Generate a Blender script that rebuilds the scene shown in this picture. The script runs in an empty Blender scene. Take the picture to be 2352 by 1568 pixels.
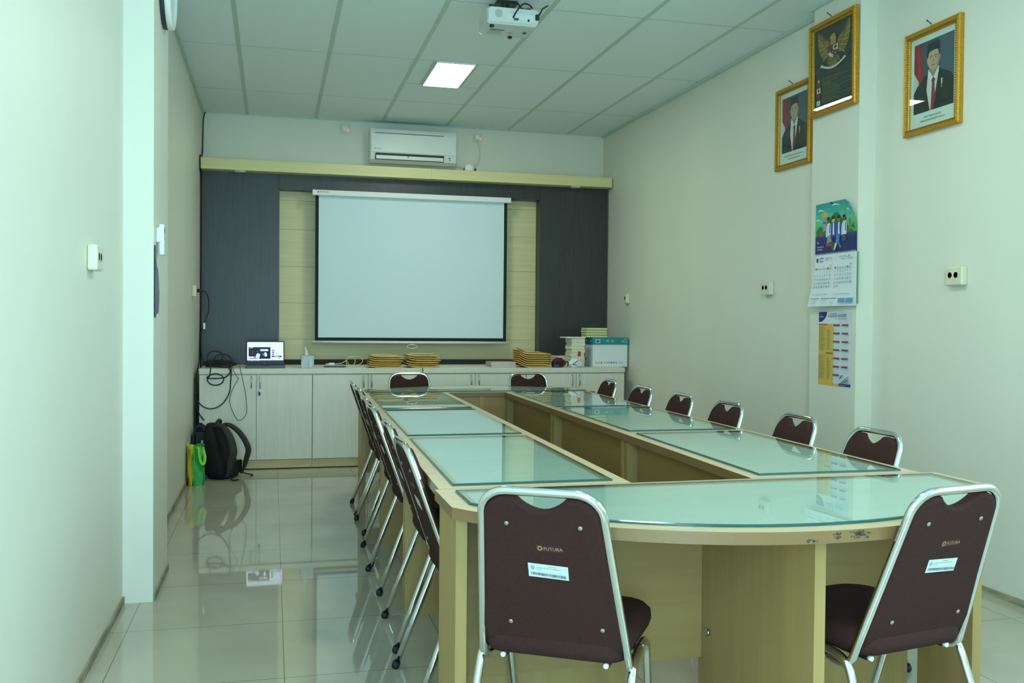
import bpy, bmesh, math, random
from mathutils import Vector, Matrix
R = math.radians
C = bpy.context.scene.collection
rnd = random.Random(7)

# ---------------------------------------------------------------- materials
def lin(c):
    return tuple((v/12.92 if v <= 0.04045 else ((v+0.055)/1.055)**2.4) for v in (x/255.0 for x in c)) + (1.0,)
_m = {}
def nt(name):
    m = bpy.data.materials.new(name); m.use_nodes = True
    t = m.node_tree; return m, t, t.nodes['Principled BSDF']
def mat(name, rgb, rough=0.5, metal=0.0, spec=0.5, noise=0.0, nscale=(6, 6, 6), bump=0.0, bscale=200, coat=0.0):
    if name in _m: return _m[name]
    m, t, b = nt(name)
    b.inputs['Base Color'].default_value = lin(rgb); b.inputs['Roughness'].default_value = rough
    b.inputs['Metallic'].default_value = metal; b.inputs['Specular IOR Level'].default_value = spec
    b.inputs['Coat Weight'].default_value = coat
    if noise or bump:
        tc = t.nodes.new('ShaderNodeTexCoord')
    if noise:
        mp = t.nodes.new('ShaderNodeMapping'); mp.inputs['Scale'].default_value = nscale
        n = t.nodes.new('ShaderNodeTexNoise'); n.inputs['Scale'].default_value = 1.0; n.inputs['Detail'].default_value = 5
        t.links.new(tc.outputs['Object'], mp.inputs['Vector']); t.links.new(mp.outputs['Vector'], n.inputs['Vector'])
        r = t.nodes.new('ShaderNodeValToRGB')
        c = lin(rgb)
        r.color_ramp.elements[0].position = 0.3; r.color_ramp.elements[1].position = 0.7
        r.color_ramp.elements[0].color = tuple(v*(1-noise) for v in c[:3])+(1,)
        r.color_ramp.elements[1].color = tuple(min(1, v*(1+noise)) for v in c[:3])+(1,)
        t.links.new(n.outputs['Fac'], r.inputs['Fac']); t.links.new(r.outputs['Color'], b.inputs['Base Color'])
    if bump:
        n2 = t.nodes.new('ShaderNodeTexNoise'); n2.inputs['Scale'].default_value = bscale; n2.inputs['Detail'].default_value = 3
        t.links.new(tc.outputs['Object'], n2.inputs['Vector'])
        bp = t.nodes.new('ShaderNodeBump'); bp.inputs['Strength'].default_value = bump; bp.inputs['Distance'].default_value = 0.002
        t.links.new(n2.outputs['Fac'], bp.inputs['Height']); t.links.new(bp.outputs['Normal'], b.inputs['Normal'])
    _m[name] = m; return m
def emit(name, rgb, s):
    if name in _m: return _m[name]
    m, t, b = nt(name)
    b.inputs['Base Color'].default_value = lin(rgb); b.inputs['Emission Color'].default_value = lin(rgb); b.inputs['Emission Strength'].default_value = s
    _m[name] = m; return m
def ink(rgb):
    return mat('ink_%02x%02x%02x' % tuple(rgb), rgb, 0.6)
def glow(rgb):
    return emit('lit_%02x%02x%02x' % tuple(rgb), rgb, 0.4)
def mnode(t, op, a, b=None, clamp=False):
    n = t.nodes.new('ShaderNodeMath'); n.operation = op; n.use_clamp = clamp
    for i, v in enumerate((a, b)):
        if v is None: continue
        if isinstance(v, (int, float)): n.inputs[i].default_value = v
        else: t.links.new(v, n.inputs[i])
    return n.outputs[0]
def glass(name, tint, ior=1.5):
    if name in _m: return _m[name]
    m = bpy.data.materials.new(name); m.use_nodes = True; t = m.node_tree; t.nodes.clear()
    o = t.nodes.new('ShaderNodeOutputMaterial'); mx = t.nodes.new('ShaderNodeMixShader'); f = t.nodes.new('ShaderNodeFresnel')
    f.inputs['IOR'].default_value = ior
    a = t.nodes.new('ShaderNodeBsdfTransparent'); a.inputs['Color'].default_value = lin(tint)
    g = t.nodes.new('ShaderNodeBsdfGlossy'); g.inputs['Roughness'].default_value = 0.01; g.inputs['Color'].default_value = (1, 1, 1, 1)
    gm = t.nodes.new('ShaderNodeNewGeometry')
    t.links.new(mnode(t, 'MULTIPLY', f.outputs[0], mnode(t, 'SUBTRACT', 1.0, gm.outputs['Backfacing'])), mx.inputs[0]); t.links.new(a.outputs[0], mx.inputs[1]); t.links.new(g.outputs[0], mx.inputs[2]); t.links.new(mx.outputs[0], o.inputs[0])
    _m[name] = m; return m
def floor_material():
    m, t, b = nt('polished_floor_tile')
    tc = t.nodes.new('ShaderNodeTexCoord'); s = t.nodes.new('ShaderNodeSeparateXYZ'); t.links.new(tc.outputs['Object'], s.inputs[0])
    masks = []
    for ax, off, sz in ((0, 0.07, 0.585), (1, -2.463, 0.614)):
        u = mnode(t, 'DIVIDE', mnode(t, 'SUBTRACT', s.outputs[ax], off), sz)
        fr = mnode(t, 'FRACT', u)
        d = mnode(t, 'MULTIPLY', mnode(t, 'MINIMUM', fr, mnode(t, 'SUBTRACT', 1.0, fr)), sz)
        masks.append(mnode(t, 'LESS_THAN', d, 0.0017))
    line = mnode(t, 'MAXIMUM', masks[0], masks[1])
    n = t.nodes.new('ShaderNodeTexNoise'); n.inputs['Scale'].default_value = 2.5; n.inputs['Detail'].default_value = 6
    t.links.new(tc.outputs['Object'], n.inputs['Vector'])
    r = t.nodes.new('ShaderNodeValToRGB'); r.color_ramp.elements[0].position = .3; r.color_ramp.elements[1].position = .75
    r.color_ramp.elements[0].color = lin((170, 163, 146)); r.color_ramp.elements[1].color = lin((184, 178, 161))
    t.links.new(n.outputs['Fac'], r.inputs['Fac'])
    mx = t.nodes.new('ShaderNodeMix'); mx.data_type = 'RGBA'
    t.links.new(line, mx.inputs[0]); t.links.new(r.outputs[0], mx.inputs[6]); mx.inputs[7].default_value = lin((112, 108, 92))
    t.links.new(mx.outputs[2], b.inputs['Base Color'])
    b.inputs['Roughness'].default_value = 0.028; b.inputs['IOR'].default_value = 1.6
    return m
def ceiling_material():
    m, t, b = nt('ceiling_board')
    tc = t.nodes.new('ShaderNodeTexCoord')
    n = t.nodes.new('ShaderNodeTexNoise'); n.inputs['Scale'].default_value = 7; n.inputs['Detail'].default_value = 5
    t.links.new(tc.outputs['Object'], n.inputs['Vector'])
    s = t.nodes.new('ShaderNodeSeparateXYZ'); t.links.new(tc.outputs['Object'], s.inputs[0])
    # dark noise-edged patch on the boards above the air conditioner
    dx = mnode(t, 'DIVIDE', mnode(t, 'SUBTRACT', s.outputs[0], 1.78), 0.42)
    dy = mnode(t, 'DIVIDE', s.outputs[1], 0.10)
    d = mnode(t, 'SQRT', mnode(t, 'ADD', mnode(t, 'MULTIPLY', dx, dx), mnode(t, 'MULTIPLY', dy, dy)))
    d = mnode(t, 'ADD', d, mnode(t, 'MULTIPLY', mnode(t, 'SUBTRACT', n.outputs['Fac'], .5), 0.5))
    dark_patch = mnode(t, 'SUBTRACT', 1.15, d, True)
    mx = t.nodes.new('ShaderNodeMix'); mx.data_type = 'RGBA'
    t.links.new(mnode(t, 'MULTIPLY', dark_patch, 0.85), mx.inputs[0])
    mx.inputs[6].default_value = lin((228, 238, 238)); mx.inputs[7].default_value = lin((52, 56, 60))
    t.links.new(mx.outputs[2], b.inputs['Base Color']); b.inputs['Roughness'].default_value = 0.7
    return m
M = dict(
    wall=mat('cream_wall_paint', (225, 223, 209), .45, noise=.03, nscale=(1.3, 1.3, .5), spec=.35),
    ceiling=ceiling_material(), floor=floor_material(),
    grid=mat('ceiling_grid_metal', (190, 204, 194), .5),
    dirt=mat('grimy_plinth', (146, 141, 120), .8, noise=.45, nscale=(9, 5, 30)),
    shadowgap=mat('dark_gap', (34, 34, 33), .8),
    dark=mat('charcoal_wood_laminate', (54, 53, 54), .38, noise=.22, nscale=(60, 60, 3)),
    beige=mat('pale_oak_laminate', (222, 208, 160), .45, noise=.07, nscale=(1.2, 40, 40)),
    beam=mat('pale_yellow_oak', (224, 212, 156), .45, noise=.06, nscale=(1.2, 40, 40)),
    maple=mat('maple_laminate', (194, 172, 138), .4, noise=.06, nscale=(4, 30, 4)),
    maple_v=mat('maple_laminate_vertical', (168, 140, 88), .42, noise=.08, nscale=(26, 26, 1.5)),
    maple_h=mat('maple_laminate_panel', (158, 130, 80), .45, noise=.09, nscale=(1.5, 1.5, 26)),
    edge=mat('tan_edge_band', (134, 104, 68), .4, noise=.04, nscale=(6, 6, 20)),
    white_wood=mat('whitewashed_laminate', (222, 216, 200), .4, noise=.035, nscale=(50, 50, 3)),
    plinth=mat('plinth_laminate', (196, 178, 130), .45, noise=.06, nscale=(2, 30, 30)),
    steel=mat('satin_steel', (190, 188, 182), .25, 1.0),
    chrome=mat('polished_chrome', (226, 228, 230), .09, 1.0),
    fabric=mat('maroon_brown_fabric', (60, 38, 35), .95, noise=.12, nscale=(160, 160, 160), bump=.25, bscale=700, spec=.15),
    rubber=mat('black_rubber', (22, 22, 24), .6),
    blackpl=mat('black_plastic', (24, 25, 28), .4),
    white=mat('white_plastic', (232, 234, 230), .35),
    cream=mat('cream_plastic', (222, 216, 192), .35),
    paper=mat('white_paper', (232, 234, 230), .7),
    gold=mat('gilded_frame', (196, 142, 34), .38, .35, noise=.18, nscale=(90, 90, 90)),
    screw=mat('screw_metal', (170, 164, 146), .4, .7),
)
GLASS = glass('green_tinted_glass', (244, 250, 248), 2.3)
FILM = mat('pale_backing_film', (198, 210, 202), .6, noise=.05, nscale=(3, 14, 3))
GEDGE = mat('glass_edge_teal', (24, 84, 84), .15, spec=.8)
PANE = glass('picture_glass', (240, 246, 242), 1.45)

# ---------------------------------------------------------------- mesh builder
class MB:
    def __init__(s): s.bm = bmesh.new(); s.mi = 0
    def _take(s, faces, smooth=False):
        for f in faces: f.material_index = s.mi; f.smooth = smooth
    def face(s, pts, smooth=False):
        f = s.bm.faces.new([s.bm.verts.new(p) for p in pts]); s._take([f], smooth); return f
    def box(s, a, b, bev=0.0, seg=2, mx=None):
        r = bmesh.ops.create_cube(s.bm, size=1.0)
        vs = r['verts']
        for v in vs:
            v.co = Vector(((a[i]+b[i])/2 + v.co[i]*(b[i]-a[i]) for i in range(3)))
        fs = list({f for v in vs for f in v.link_faces}); s._take(fs)
        if bev:
            es = list({e for v in vs for e in v.link_edges})
            rr = bmesh.ops.bevel(s.bm, geom=es, offset=bev, segments=seg, affect='EDGES', profile=.5)
            vs = list({v for f in rr['faces'] for v in f.verts} | {v for v in vs if v.is_valid}); s._take(rr['faces'])
            fs = {f for v in vs for f in v.link_faces}; s._take(fs)
        if mx is not None:
            for v in vs: v.co = mx @ v.co
        return s
    def prism(s, poly, z0, z1, mx=None, side_mi=None, smooth=False):
        """extrude an xy outline between two heights"""
        n = len(poly); lo = [s.bm.verts.new((p[0], p[1], z0)) for p in poly]; hi = [s.bm.verts.new((p[0], p[1], z1)) for p in poly]
        fs = [s.bm.faces.new(hi), s.bm.faces.new(list(reversed(lo)))]; s._take(fs)
        sd = [s.bm.faces.new((lo[i], lo[(i+1) % n], hi[(i+1) % n], hi[i])) for i in range(n)]; s._take(sd, smooth)
        if side_mi is not None:
            for f in sd: f.material_index = side_mi
        if mx is not None:
            for v in lo+hi: v.co = mx @ v.co
        return s
    def rings(s, rings, cap=True, smooth=True, closed=False):
        """skin a list of equal-length vertex rings"""
        vs = [[s.bm.verts.new(p) for p in r] for r in rings]; n = len(vs[0]); fs = []
        m = len(vs)
        for i in range(m if closed else m-1):
            for j in range(n):
                fs.append(s.bm.faces.new((vs[i][j], vs[i][(j+1) % n], vs[(i+1) % m][(j+1) % n], vs[(i+1) % m][j])))
        s._take(fs, smooth)
        if cap and not closed:
            s._take([s.bm.faces.new(list(reversed(vs[0]))), s.bm.faces.new(vs[-1])], False)
        return s
    def tube(s, pts, r, seg=10, closed=False, flat=None):
        P = [Vector(p) for p in pts]; n = len(P); T = []
        for i in range(n):
            a = P[i-1] if (i or closed) else P[0]; b = P[(i+1) % n] if (i < n-1 or closed) else P[-1]
            T.append((b-a).normalized())
        up = Vector((0, 0, 1)) if abs(T[0].z) < .9 else Vector((0, 1, 0))
        N = (up - T[0]*up.dot(T[0])).normalized(); out = []
        for i in range(n):
            N = (N - T[i]*N.dot(T[i])).normalized(); B = T[i].cross(N)
            rr = r[i] if isinstance(r, (list, tuple)) else r
            w = flat if flat else 1.0
            out.append([P[i] + N*rr*math.cos(2*math.pi*k/seg) + B*rr*w*math.sin(2*math.pi*k/seg) for k in range(seg)])
        return s.rings(out, True, True, closed)
    def lathe(s, prof, o=(0, 0, 0), ax='z', seg=24, smooth=True):
        """prof: (radius, height) pairs"""
        o = Vector(o); rr = []
        for (r, h) in prof:
            ring = []
            for k in range(seg):
                a = 2*math.pi*k/seg; x, y = max(r, 1e-5)*math.cos(a), max(r, 1e-5)*math.sin(a)
                ring.append(o + {'z': Vector((x, y, h)), 'x': Vector((h, x, y)), 'y': Vector((x, h, y))}[ax])
            rr.append(ring)
        return s.rings(rr, True, smooth)
    def quad_grid(s, f, nu, nv, smooth=True):
        vs = [[s.bm.verts.new(f(i/nu, j/nv)) for j in range(nv+1)] for i in range(nu+1)]
        s._take([s.bm.faces.new((vs[i][j], vs[i+1][j], vs[i+1][j+1], vs[i][j+1])) for i in range(nu) for j in range(nv)], smooth)
        return s
    def build(s, name, mats, parent=None, fix=True):
        if fix: bmesh.ops.recalc_face_normals(s.bm, faces=s.bm.faces)
        me = bpy.data.meshes.new(name); s.bm.to_mesh(me); s.bm.free()
        for m in (mats if isinstance(mats, (list, tuple)) else [mats]): me.materials.append(m)
        o = bpy.data.objects.new(name, me); C.objects.link(o)
        if parent is not None: o.parent = parent
        return o
def tag(o, label, cat, group=None, kind=None):
    o['label'] = label; o['category'] = cat
    if group: o['group'] = group
    if kind: o['kind'] = kind
    return o
def struct(o, label=None):
    o['kind'] = 'structure'
    if label: o['label'] = label
    return o
def thing(name, label, cat, loc=(0, 0, 0), rz=0, group=None):
    o = bpy.data.objects.new(name, None); C.objects.link(o); o.location = loc; o.rotation_euler = (0, 0, rz); o.empty_display_size = .05
    return tag(o, label, cat, group)
def kids(o): return [c for c in C.objects if c.parent == o]
def copy_tree(o, parent=None):
    c = o.copy(); C.objects.link(c)
    if parent is not None: c.parent = parent
    for k in kids(o): copy_tree(k, c)
    return c
def arc(cx, cy, r, a0, a1, n):
    return [(cx+r*math.cos(a0+(a1-a0)*i/n), cy+r*math.sin(a0+(a1-a0)*i/n)) for i in range(n+1)]
def smooth_path(pts, n=8):
    """Catmull-Rom through points"""
    P = [Vector(p) for p in pts]; out = []
    for i in range(len(P)-1):
        p0, p1, p2, p3 = P[max(i-1, 0)], P[i], P[i+1], P[min(i+2, len(P)-1)]
        for k in range(n):
            t = k/n
            out.append(.5*((2*p1)+(p2-p0)*t+(2*p0-5*p1+4*p2-p3)*t*t+(3*p1-p0-3*p2+p3)*t**3))
    out.append(P[-1]); return out

# ---------------------------------------------------------------- flat printed matter
_tc = {}
def text_shape(txt):
    """filled outline of a word, 1 unit tall: (list of vertices, list of faces, width)"""
    if txt in _tc: return _tc[txt]
    cu = bpy.data.curves.new('t', 'FONT'); cu.body = txt; cu.resolution_u = 2; cu.size = 1.4
    ob = bpy.data.objects.new('t', cu); C.objects.link(ob)
    me = bpy.data.meshes.new_from_object(ob)
    vs = [(v.co.x, v.co.y) for v in me.vertices]; fs = [tuple(p.vertices) for p in me.polygons]
    bpy.data.objects.remove(ob); bpy.data.curves.remove(cu); bpy.data.meshes.remove(me)
    w = max((v[0] for v in vs), default=0)
    _tc[txt] = (vs, fs, w); return _tc[txt]
class Art:
    """a print made of coloured shapes on a sheet: u to the reader's right, v up, in metres from its lower left corner"""
    def __init__(s, O, U, V, w, h, bend=None, ink=ink, step=0.0001):
        s.O, s.U, s.V = Vector(O), Vector(U).normalized(), Vector(V).normalized(); s.N = s.U.cross(s.V); s.w, s.h = w, h
        s.bm = bmesh.new(); s.mats = []; s.bend = bend; s.ink = ink; s.layer = 0; s.step = step
    def at(s, u, v, l):
        d = s.bend(u, v) if s.bend else 0.0
        return s.O + s.U*u + s.V*v + s.N*(d + l*s.step)
    def slot(s, c):
        m = s.ink(c) if isinstance(c, tuple) else c
        if m not in s.mats: s.mats.append(m)
        return s.mats.index(m)
    def poly(s, pts, c, l=None, rel=True):
        if l is None: s.layer += 1; l = s.layer
        k = (s.w, s.h) if rel else (1, 1)
        f = s.bm.faces.new([s.bm.verts.new(s.at(p[0]*k[0], p[1]*k[1], l)) for p in pts]); f.material_index = s.slot(c)
        f.normal_update()
        if f.normal.dot(s.N) < 0: f.normal_flip()
    def rect(s, u0, v0, u1, v1, c, l=None, n=1):
        if l is None: s.layer += 1; l = s.layer
        for i in range(n):
            for j in range(n):
                a, b = u0+(u1-u0)*i/n, u0+(u1-u0)*(i+1)/n; e, f = v0+(v1-v0)*j/n, v0+(v1-v0)*(j+1)/n
                s.poly([(a, e), (b, e), (b, f), (a, f)], c, l)
    def disc(s, u, v, ru, rv, c, l=None, n=20, a0=0, a1=2*math.pi):
        s.poly([(u+ru*math.cos(a0+(a1-a0)*i/n), v+rv*math.sin(a0+(a1-a0)*i/n)) for i in range(n if a1-a0 > 6.2 else n+1)], c, l)
    def text(s, txt, u, v, size, c, l=None, rot=0, align='l', maxw=None):
        """u, v relative; size in metres (cap height)"""
        if l is None: s.layer += 1; l = s.layer
        vs, fs, w = text_shape(txt)
        sx = size
        if maxw and w*size > maxw: sx = maxw/w
        off = {'l': 0, 'c': -w*sx/2, 'r': -w*sx}[align]; mi = s.slot(c); ca, sa = math.cos(rot), math.sin(rot); vv = []
        for (x, y) in vs:
            x, y = x*sx+off, y*size; vv.append(s.bm.verts.new(s.at(u*s.w+x*ca-y*sa, v*s.h+x*sa+y*ca, l)))
        for f in fs:
            try: q = s.bm.faces.new([vv[i] for i in f]); q.material_index = mi
            except ValueError: continue
            q.normal_update()
            if q.normal.dot(s.N) < 0: q.normal_flip()
    def build(s, name, parent=None):
        me = bpy.data.meshes.new(name); s.bm.to_mesh(me); s.bm.free()
        for m in s.mats: me.materials.append(m)
        o = bpy.data.objects.new(name, me); C.objects.link(o)
        if parent is not None: o.parent = parent
        return o

# ================================================================= ROOM
W, H, YR = 3.753, 3.05, -9.9
def slab(name, a, b, m): return struct(MB().box(a, b).build(name, m))
slab('floor', (-.15, YR-.15, -.1), (W+.15, .15, 0), M['floor'])
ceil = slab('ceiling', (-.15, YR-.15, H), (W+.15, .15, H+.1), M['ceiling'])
slab('wall_back', (-.15, 0, 0), (W+.15, .15, H), M['wall'])
slab('wall_left', (-.15, YR, 0), (0, 0, H), M['wall'])
# rear wall with a glazed door-height window
rx0, rx1, rz0, rz1 = .10, .85, .30, 2.55
b = MB()
for a, c in (((-.15, YR-.15, 0), (rx0, YR, H)), ((rx1, YR-.15, 0), (W+.15, YR, H)), ((rx0, YR-.15, 0), (rx1, YR, rz0)), ((rx0, YR-.15, rz1), (rx1, YR, H))): b.box(a, c)
struct(b.build('wall_rear', M['wall']))
b = MB()
for x in (rx0, (rx0+rx1)/2-.025, rx1-.05): b.box((x, YR-.11, rz0), (x+.05, YR-.05, rz1))
for z in (rz0, rz1-.05): b.box((rx0, YR-.11, z), (rx1, YR-.05, z+.05))
struct(b.build('window_2', M['white']))
# right wall; behind the viewer's shoulder it holds the window that lights the room
b = MB(); wy0, wy1, wz0, wz1 = -9.5, -6.7, .95, 2.55
for a, c in (((W, YR, 0), (W+.15, wy0, H)), ((W, wy1, 0), (W+.15, 0, H)), ((W, wy0, 0), (W+.15, wy1, wz0)), ((W, wy0, wz1), (W+.15, wy1, H))): b.box(a, c)
struct(b.build('wall_right', M['wall']))
b = MB()
for k in range(4): y = wy0+(wy1-wy0-.05)*k/3; b.box((W+.04, y, wz0), (W+.10, y+.05, wz1))
for z in (wz0, wz1-.05): b.box((W+.04, wy0, z), (W+.10, wy1, z+.05))
struct(b.build('window_1', M['white']))
# columns cast against both side walls
struct(MB().box((0, -4.525, 0), (.121, -3.97, H)).build('trim_1', M['wall']), 'wall column on the left')
struct(MB().box((3.652, -4.327, 0), (W, -3.879, H)).build('trim_2', M['wall']), 'wall column on the right')
# grimy skirting strips
b = MB(); b.box((0, YR, 0), (.008, -4.525, .030)); b.box((.121, -4.525, 0), (.129, -3.97, .028)); b.box((0, -3.97, 0), (.008, -.9, .030))
struct(b.build('baseboard_left', M['dirt']))
b = MB(); b.box((W-.008, YR, 0), (W, -4.327, .030)); b.box((3.644, -4.327, 0), (3.652, -3.879, .030)); b.box((W-.008, -3.879, 0), (W, 0, .030))
struct(b.build('baseboard_right', M['dirt']))
# suspended ceiling grid
b = MB()
for i in range(6):
    x = .384+.6*i; b.box((x-.014, YR, H-.003), (x+.014, 0, H+.01))
ys = [-.91-1.2585*k for k in range(8)]
for y in ys: b.box((0, y-.006, H-.0005), (W, y+.006, H+.01))
LX0, LX1 = 1.735, 2.005
for y0 in (-1.494, -1.494-3.78, -1.494-6.3):
    y1 = min(ys, key=lambda q: abs(q-(y0-.674)))
    b.box((1.584, y0-.006, H-.0005), (2.184, y0+.006, H+.01))
    for x in (LX0-.028, LX1+.004): b.box((x, y1, H-.003), (x+.024, y0, H+.01))
for a, c in (((0, YR, H-.022), (.022, -.0, H)), ((W-.022, YR, H-.022), (W, 0, H)), ((0, -.012, H-.008), (W, 0, H)),
             ((.1, -4.55, H-.022), (.143, -3.95, H)), ((3.63, -4.35, H-.022), (W-.02, -3.855, H))): b.box(a, c)
g = b.build('ceiling_grid', M['grid'], ceil); g['label'] = 'grey metal ceiling grid and edge angles'

# ================================================================= LIGHTS
LED = emit('led_panel_glow', (240, 252, 232), 21.0)
names = ['lit square LED panel in the ceiling nearest the back wall', 'lit LED ceiling panel above the middle of the room', 'lit LED ceiling panel near the window end of the room']
for (y0, lab) in zip((-1.5, -5.28, -7.8), names):
    y1 = y0-.66
    t = thing('ceiling_light', lab, 'ceiling light', (0, 0, 0), 0, 'LED ceiling panels')
    MB().box((LX0, y1, H-.008), (LX1, y0, H-.0035)).build('diffuser', LED, t)
    b = MB()
    for a, c in (((LX0-.006, y1-.006, H-.012), (LX0, y0+.006, H)), ((LX1, y1-.006, H-.012), (LX1+.006, y0+.006, H)), ((LX0, y1-.006, H-.012), (LX1, y1, H)), ((LX0, y0, H-.012), (LX1, y0+.006, H))): b.box(a, c)
    b.build('frame', M['white'], t)
def daylight(name, sx, sy, loc, rot, e):
    la = bpy.data.lights.new(name, 'AREA'); la.shape = 'RECTANGLE'; la.size = sx; la.size_y = sy; la.energy = e; la.color = (.42, .80, 1.0)
    lo = bpy.data.objects.new(name, la); C.objects.link(lo); lo.location = loc; lo.rotation_euler = rot
daylight('daylight_side_window', wz1-wz0, wy1-wy0, (W+.2, (wy0+wy1)/2, (wz0+wz1)/2), (0, R(90), 0), 40)
daylight('daylight_rear_window', rx1-rx0, rz1-rz0, ((rx0+rx1)/2, YR-.2, (rz0+rz1)/2), (R(90), 0, 0), 80)
wd = bpy.data.worlds.new('sky'); bpy.context.scene.world = wd; wd.use_nodes = True
bg = wd.node_tree.nodes['Background']; bg.inputs['Color'].default_value = (.62, .92, 1.0, 1); bg.inputs['Strength'].default_value = 1.2

# ================================================================= FEATURE WALL
t = thing('wall_panelling', 'charcoal and pale oak panelled feature wall behind the projector screen', 'wall panelling')
o = MB().box((.012, -.18, .82), (.665, -.001, 2.53)).build('dark_panel', M['dark'], t)
o = MB().box((3.062, -.18, .82), (3.735, -.001, 2.53)).build('dark_panel', M['dark'], t)
o = MB().box((.667, -.178, 2.372), (3.060, -.001, 2.53)).build('dark_panel', M['dark'], t)
o = MB().box((.667, -.178, .82), (3.060, -.051, .86)).build('dark_skirting', M['shadowgap'], t)
b = MB()
zs = [.86, 1.045, 1.37, 1.70, 2.03, 2.29, 2.372]
for z0, z1 in zip(zs, zs[1:]): b.box((.667, -.05, z0+.0015), (3.060, -.001, z1-.0005))
b.build('pale_panel', M['beige'], t)
t = thing('wall_beam', 'pale oak boxed beam above the charcoal panels, with two recessed downlights', 'beam')
b = MB(); b.box((.012, -.30, 2.505), (2.0, -.001, 2.597)); b.box((2.001, -.30, 2.505), (3.738, -.001, 2.597)); b.build('box', M['beam'], t)
for x in (.335, 3.392):
    d = MB().lathe([(.048, 2.5045), (.05, 2.498), (.044, 2.494), (.036, 2.496)], (x, -.245, 0)).build('downlight', M['white'], t); d['label'] = 'round white recessed downlight'
    MB().lathe([(.035, 2.4965), (.034, 2.4955)], (x, -.245, 0)).build('lens', mat('frosted', (205, 210, 205), .3), d)

# projector screen
t = thing('projector_screen', 'white pull-down projector screen with black border on the feature wall', 'projector screen')
MB().box((.948, -.275, 2.322), (2.757, -.185, 2.37), .006).build('casing', M['white'], t)
def scr(u, v):
    x = .976+u*1.752; z = 1.03+v*1.30
    return (x, -.232+.006*math.sin(u*9+v*2)*(1-v)*.6+.004*math.sin(u*math.pi)*v, z)
b = MB(); b.quad_grid(scr, 48, 24)
sf = b.build('fabric', mat('matte_screen_white', (214, 230, 236), .85, spec=.2), t)
b = MB()
def off(p, d=.0015): return (p[0], p[1]-d, p[2])
def strip(u0, u1, v0, v1, n, m):
    b.quad_grid(lambda u, v: off(scr(u0+(u1-u0)*u, v0+(v1-v0)*v)), n, m)
strip(0, .0165, 0, 1, 1, 24); strip(.9835, 1, 0, 1, 1, 24); strip(.0165, .9835, 0, .026, 46, 1)
b.build('border', mat('screen_border_black', (22, 24, 30), .8), t)
MB().tube([(.948, -.232, 1.024), (2.755, -.232, 1.022)], .012, 12).build('bottom_bar', M['white'], t)
hx = 1.845
b = MB(); b.tube(smooth_path([(hx, -.234, 1.012), (hx, -.24, 1.0), (hx-.03, -.242, 1.0), (hx-.045, -.242, .99), (hx-.04, -.242, .975), (hx-.012, -.242, .972), (hx, -.242, .963), (hx+.012, -.242, .972), (hx+.04, -.242, .975), (hx+.045, -.242, .99), (hx+.03, -.242, 1.0), (hx, -.24, 1.0)], 4), .0032, 6)
b.build('pull_handle', M['white'], t)
b = MB(); b.tube(smooth_path([(hx, -.242, .965), (hx+.012, -.243, .945), (hx-.008, -.243, .925), (hx+.02, -.243, .90)], 5), .0012, 6); b.build('pull_cord', M['cream'], t)
a = Art((.94, -.2765, 2.335), (1, 0, 0), (0, 0, 1), .2, .03)
a.poly([(.25, .3), (.30, .9), (.34, .3)], (190, 40, 40)); a.text('Da-Vision', .36, .35, .014, (60, 66, 70)); a.build('logo', t)
a = Art((.975, -.245, 1.019), (1, 0, 0), (0, 0, 1), .12, .01)
a.disc(.2, .5, .03, .35, (50, 40, 60)); a.text('Da-Vision', .3, .25, .006, (120, 124, 130)); a.build('bar_logo', t)
MB().box((.882, -.195, 2.358), (.947, -.1785, 2.374)).build('wall_bracket', M['blackpl'], t); MB().box((2.758, -.195, 2.358), (2.825, -.1785, 2.374)).build('wall_bracket', M['blackpl'], t)

# air conditioner
t = thing('air_conditioner', 'white split air conditioner mounted high on the back wall', 'air conditioner')
b = MB()
prof = [(-.001, 2.665), (-.13, 2.655), (-.175, 2.68), (-.196, 2.735), (-.200, 2.80), (-.200, 2.925), (-.185, 2.955), (-.001, 2.96)]
def ac_ring(x): return [(x, p[0], p[1]) for p in prof]
b.rings([ac_ring(1.462), ac_ring(2.248)], True, False); b.build('body', M['white'], t)
MB().box((1.466, -.208, 2.742), (2.244, -.1985, 2.912), .004).build('front_panel', M['white'], t)
MB().box((1.50, -.2075, 2.913), (2.13, -.1985, 2.9175)).build('intake_gap', mat('ac_gap', (92, 112, 110), .7), t)
b = MB(); b.prism([(-.197, 2.737), (-.186, 2.690), (-.180, 2.684), (-.176, 2.68), (-.15, 2.70), (-.16, 2.737)], 1.505, 2.135, Matrix(((0, 0, 1, 0), (1, 0, 0, 0), (0, 1, 0, 0), (0, 0, 0, 1))))
b.build('air_outlet', M['blackpl'], t)
b = MB(); b.box((1.512, -.202, 2.682), (2.128, -.196, 2.716), .002, mx=None); b.build('louver', M['white'], t)
MB().box((1.80, -.204, 2.70), (1.806, -.195, 2.722)).build('louver_clip', M['blackpl'], t)
a = Art((2.175, -.2, 2.685), (1, 0, 0), (0, .25, 1), .03, .05, step=.0008); a.rect(.1, .6, .7, .95, (40, 52, 50)); a.rect(.3, .2, .6, .4, (90, 100, 98)); a.build('display', t)
a = Art((1.49, -.2083, 2.76), (1, 0, 0), (0, 0, 1), .1, .03); a.poly([(.05, .2), (.05, .6), (.2, .6)], (70, 90, 100)); a.text('DAIKIN', .24, .22, .010, (90, 100, 104)); a.build('logo', t)
b = MB(); b.tube(smooth_path([(2.2, -.06, 2.668), (2.284, -.02, 2.675), (2.36, -.012, 2.665), (2.43, -.012, 2.672), (2.49, -.012, 2.72), (2.512, -.012, 2.80), (2.505, -.012, 2.87), (2.486, -.03, 2.93)], 6), .0045, 8); b.build('power_cord', M['cream'], t)
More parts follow.
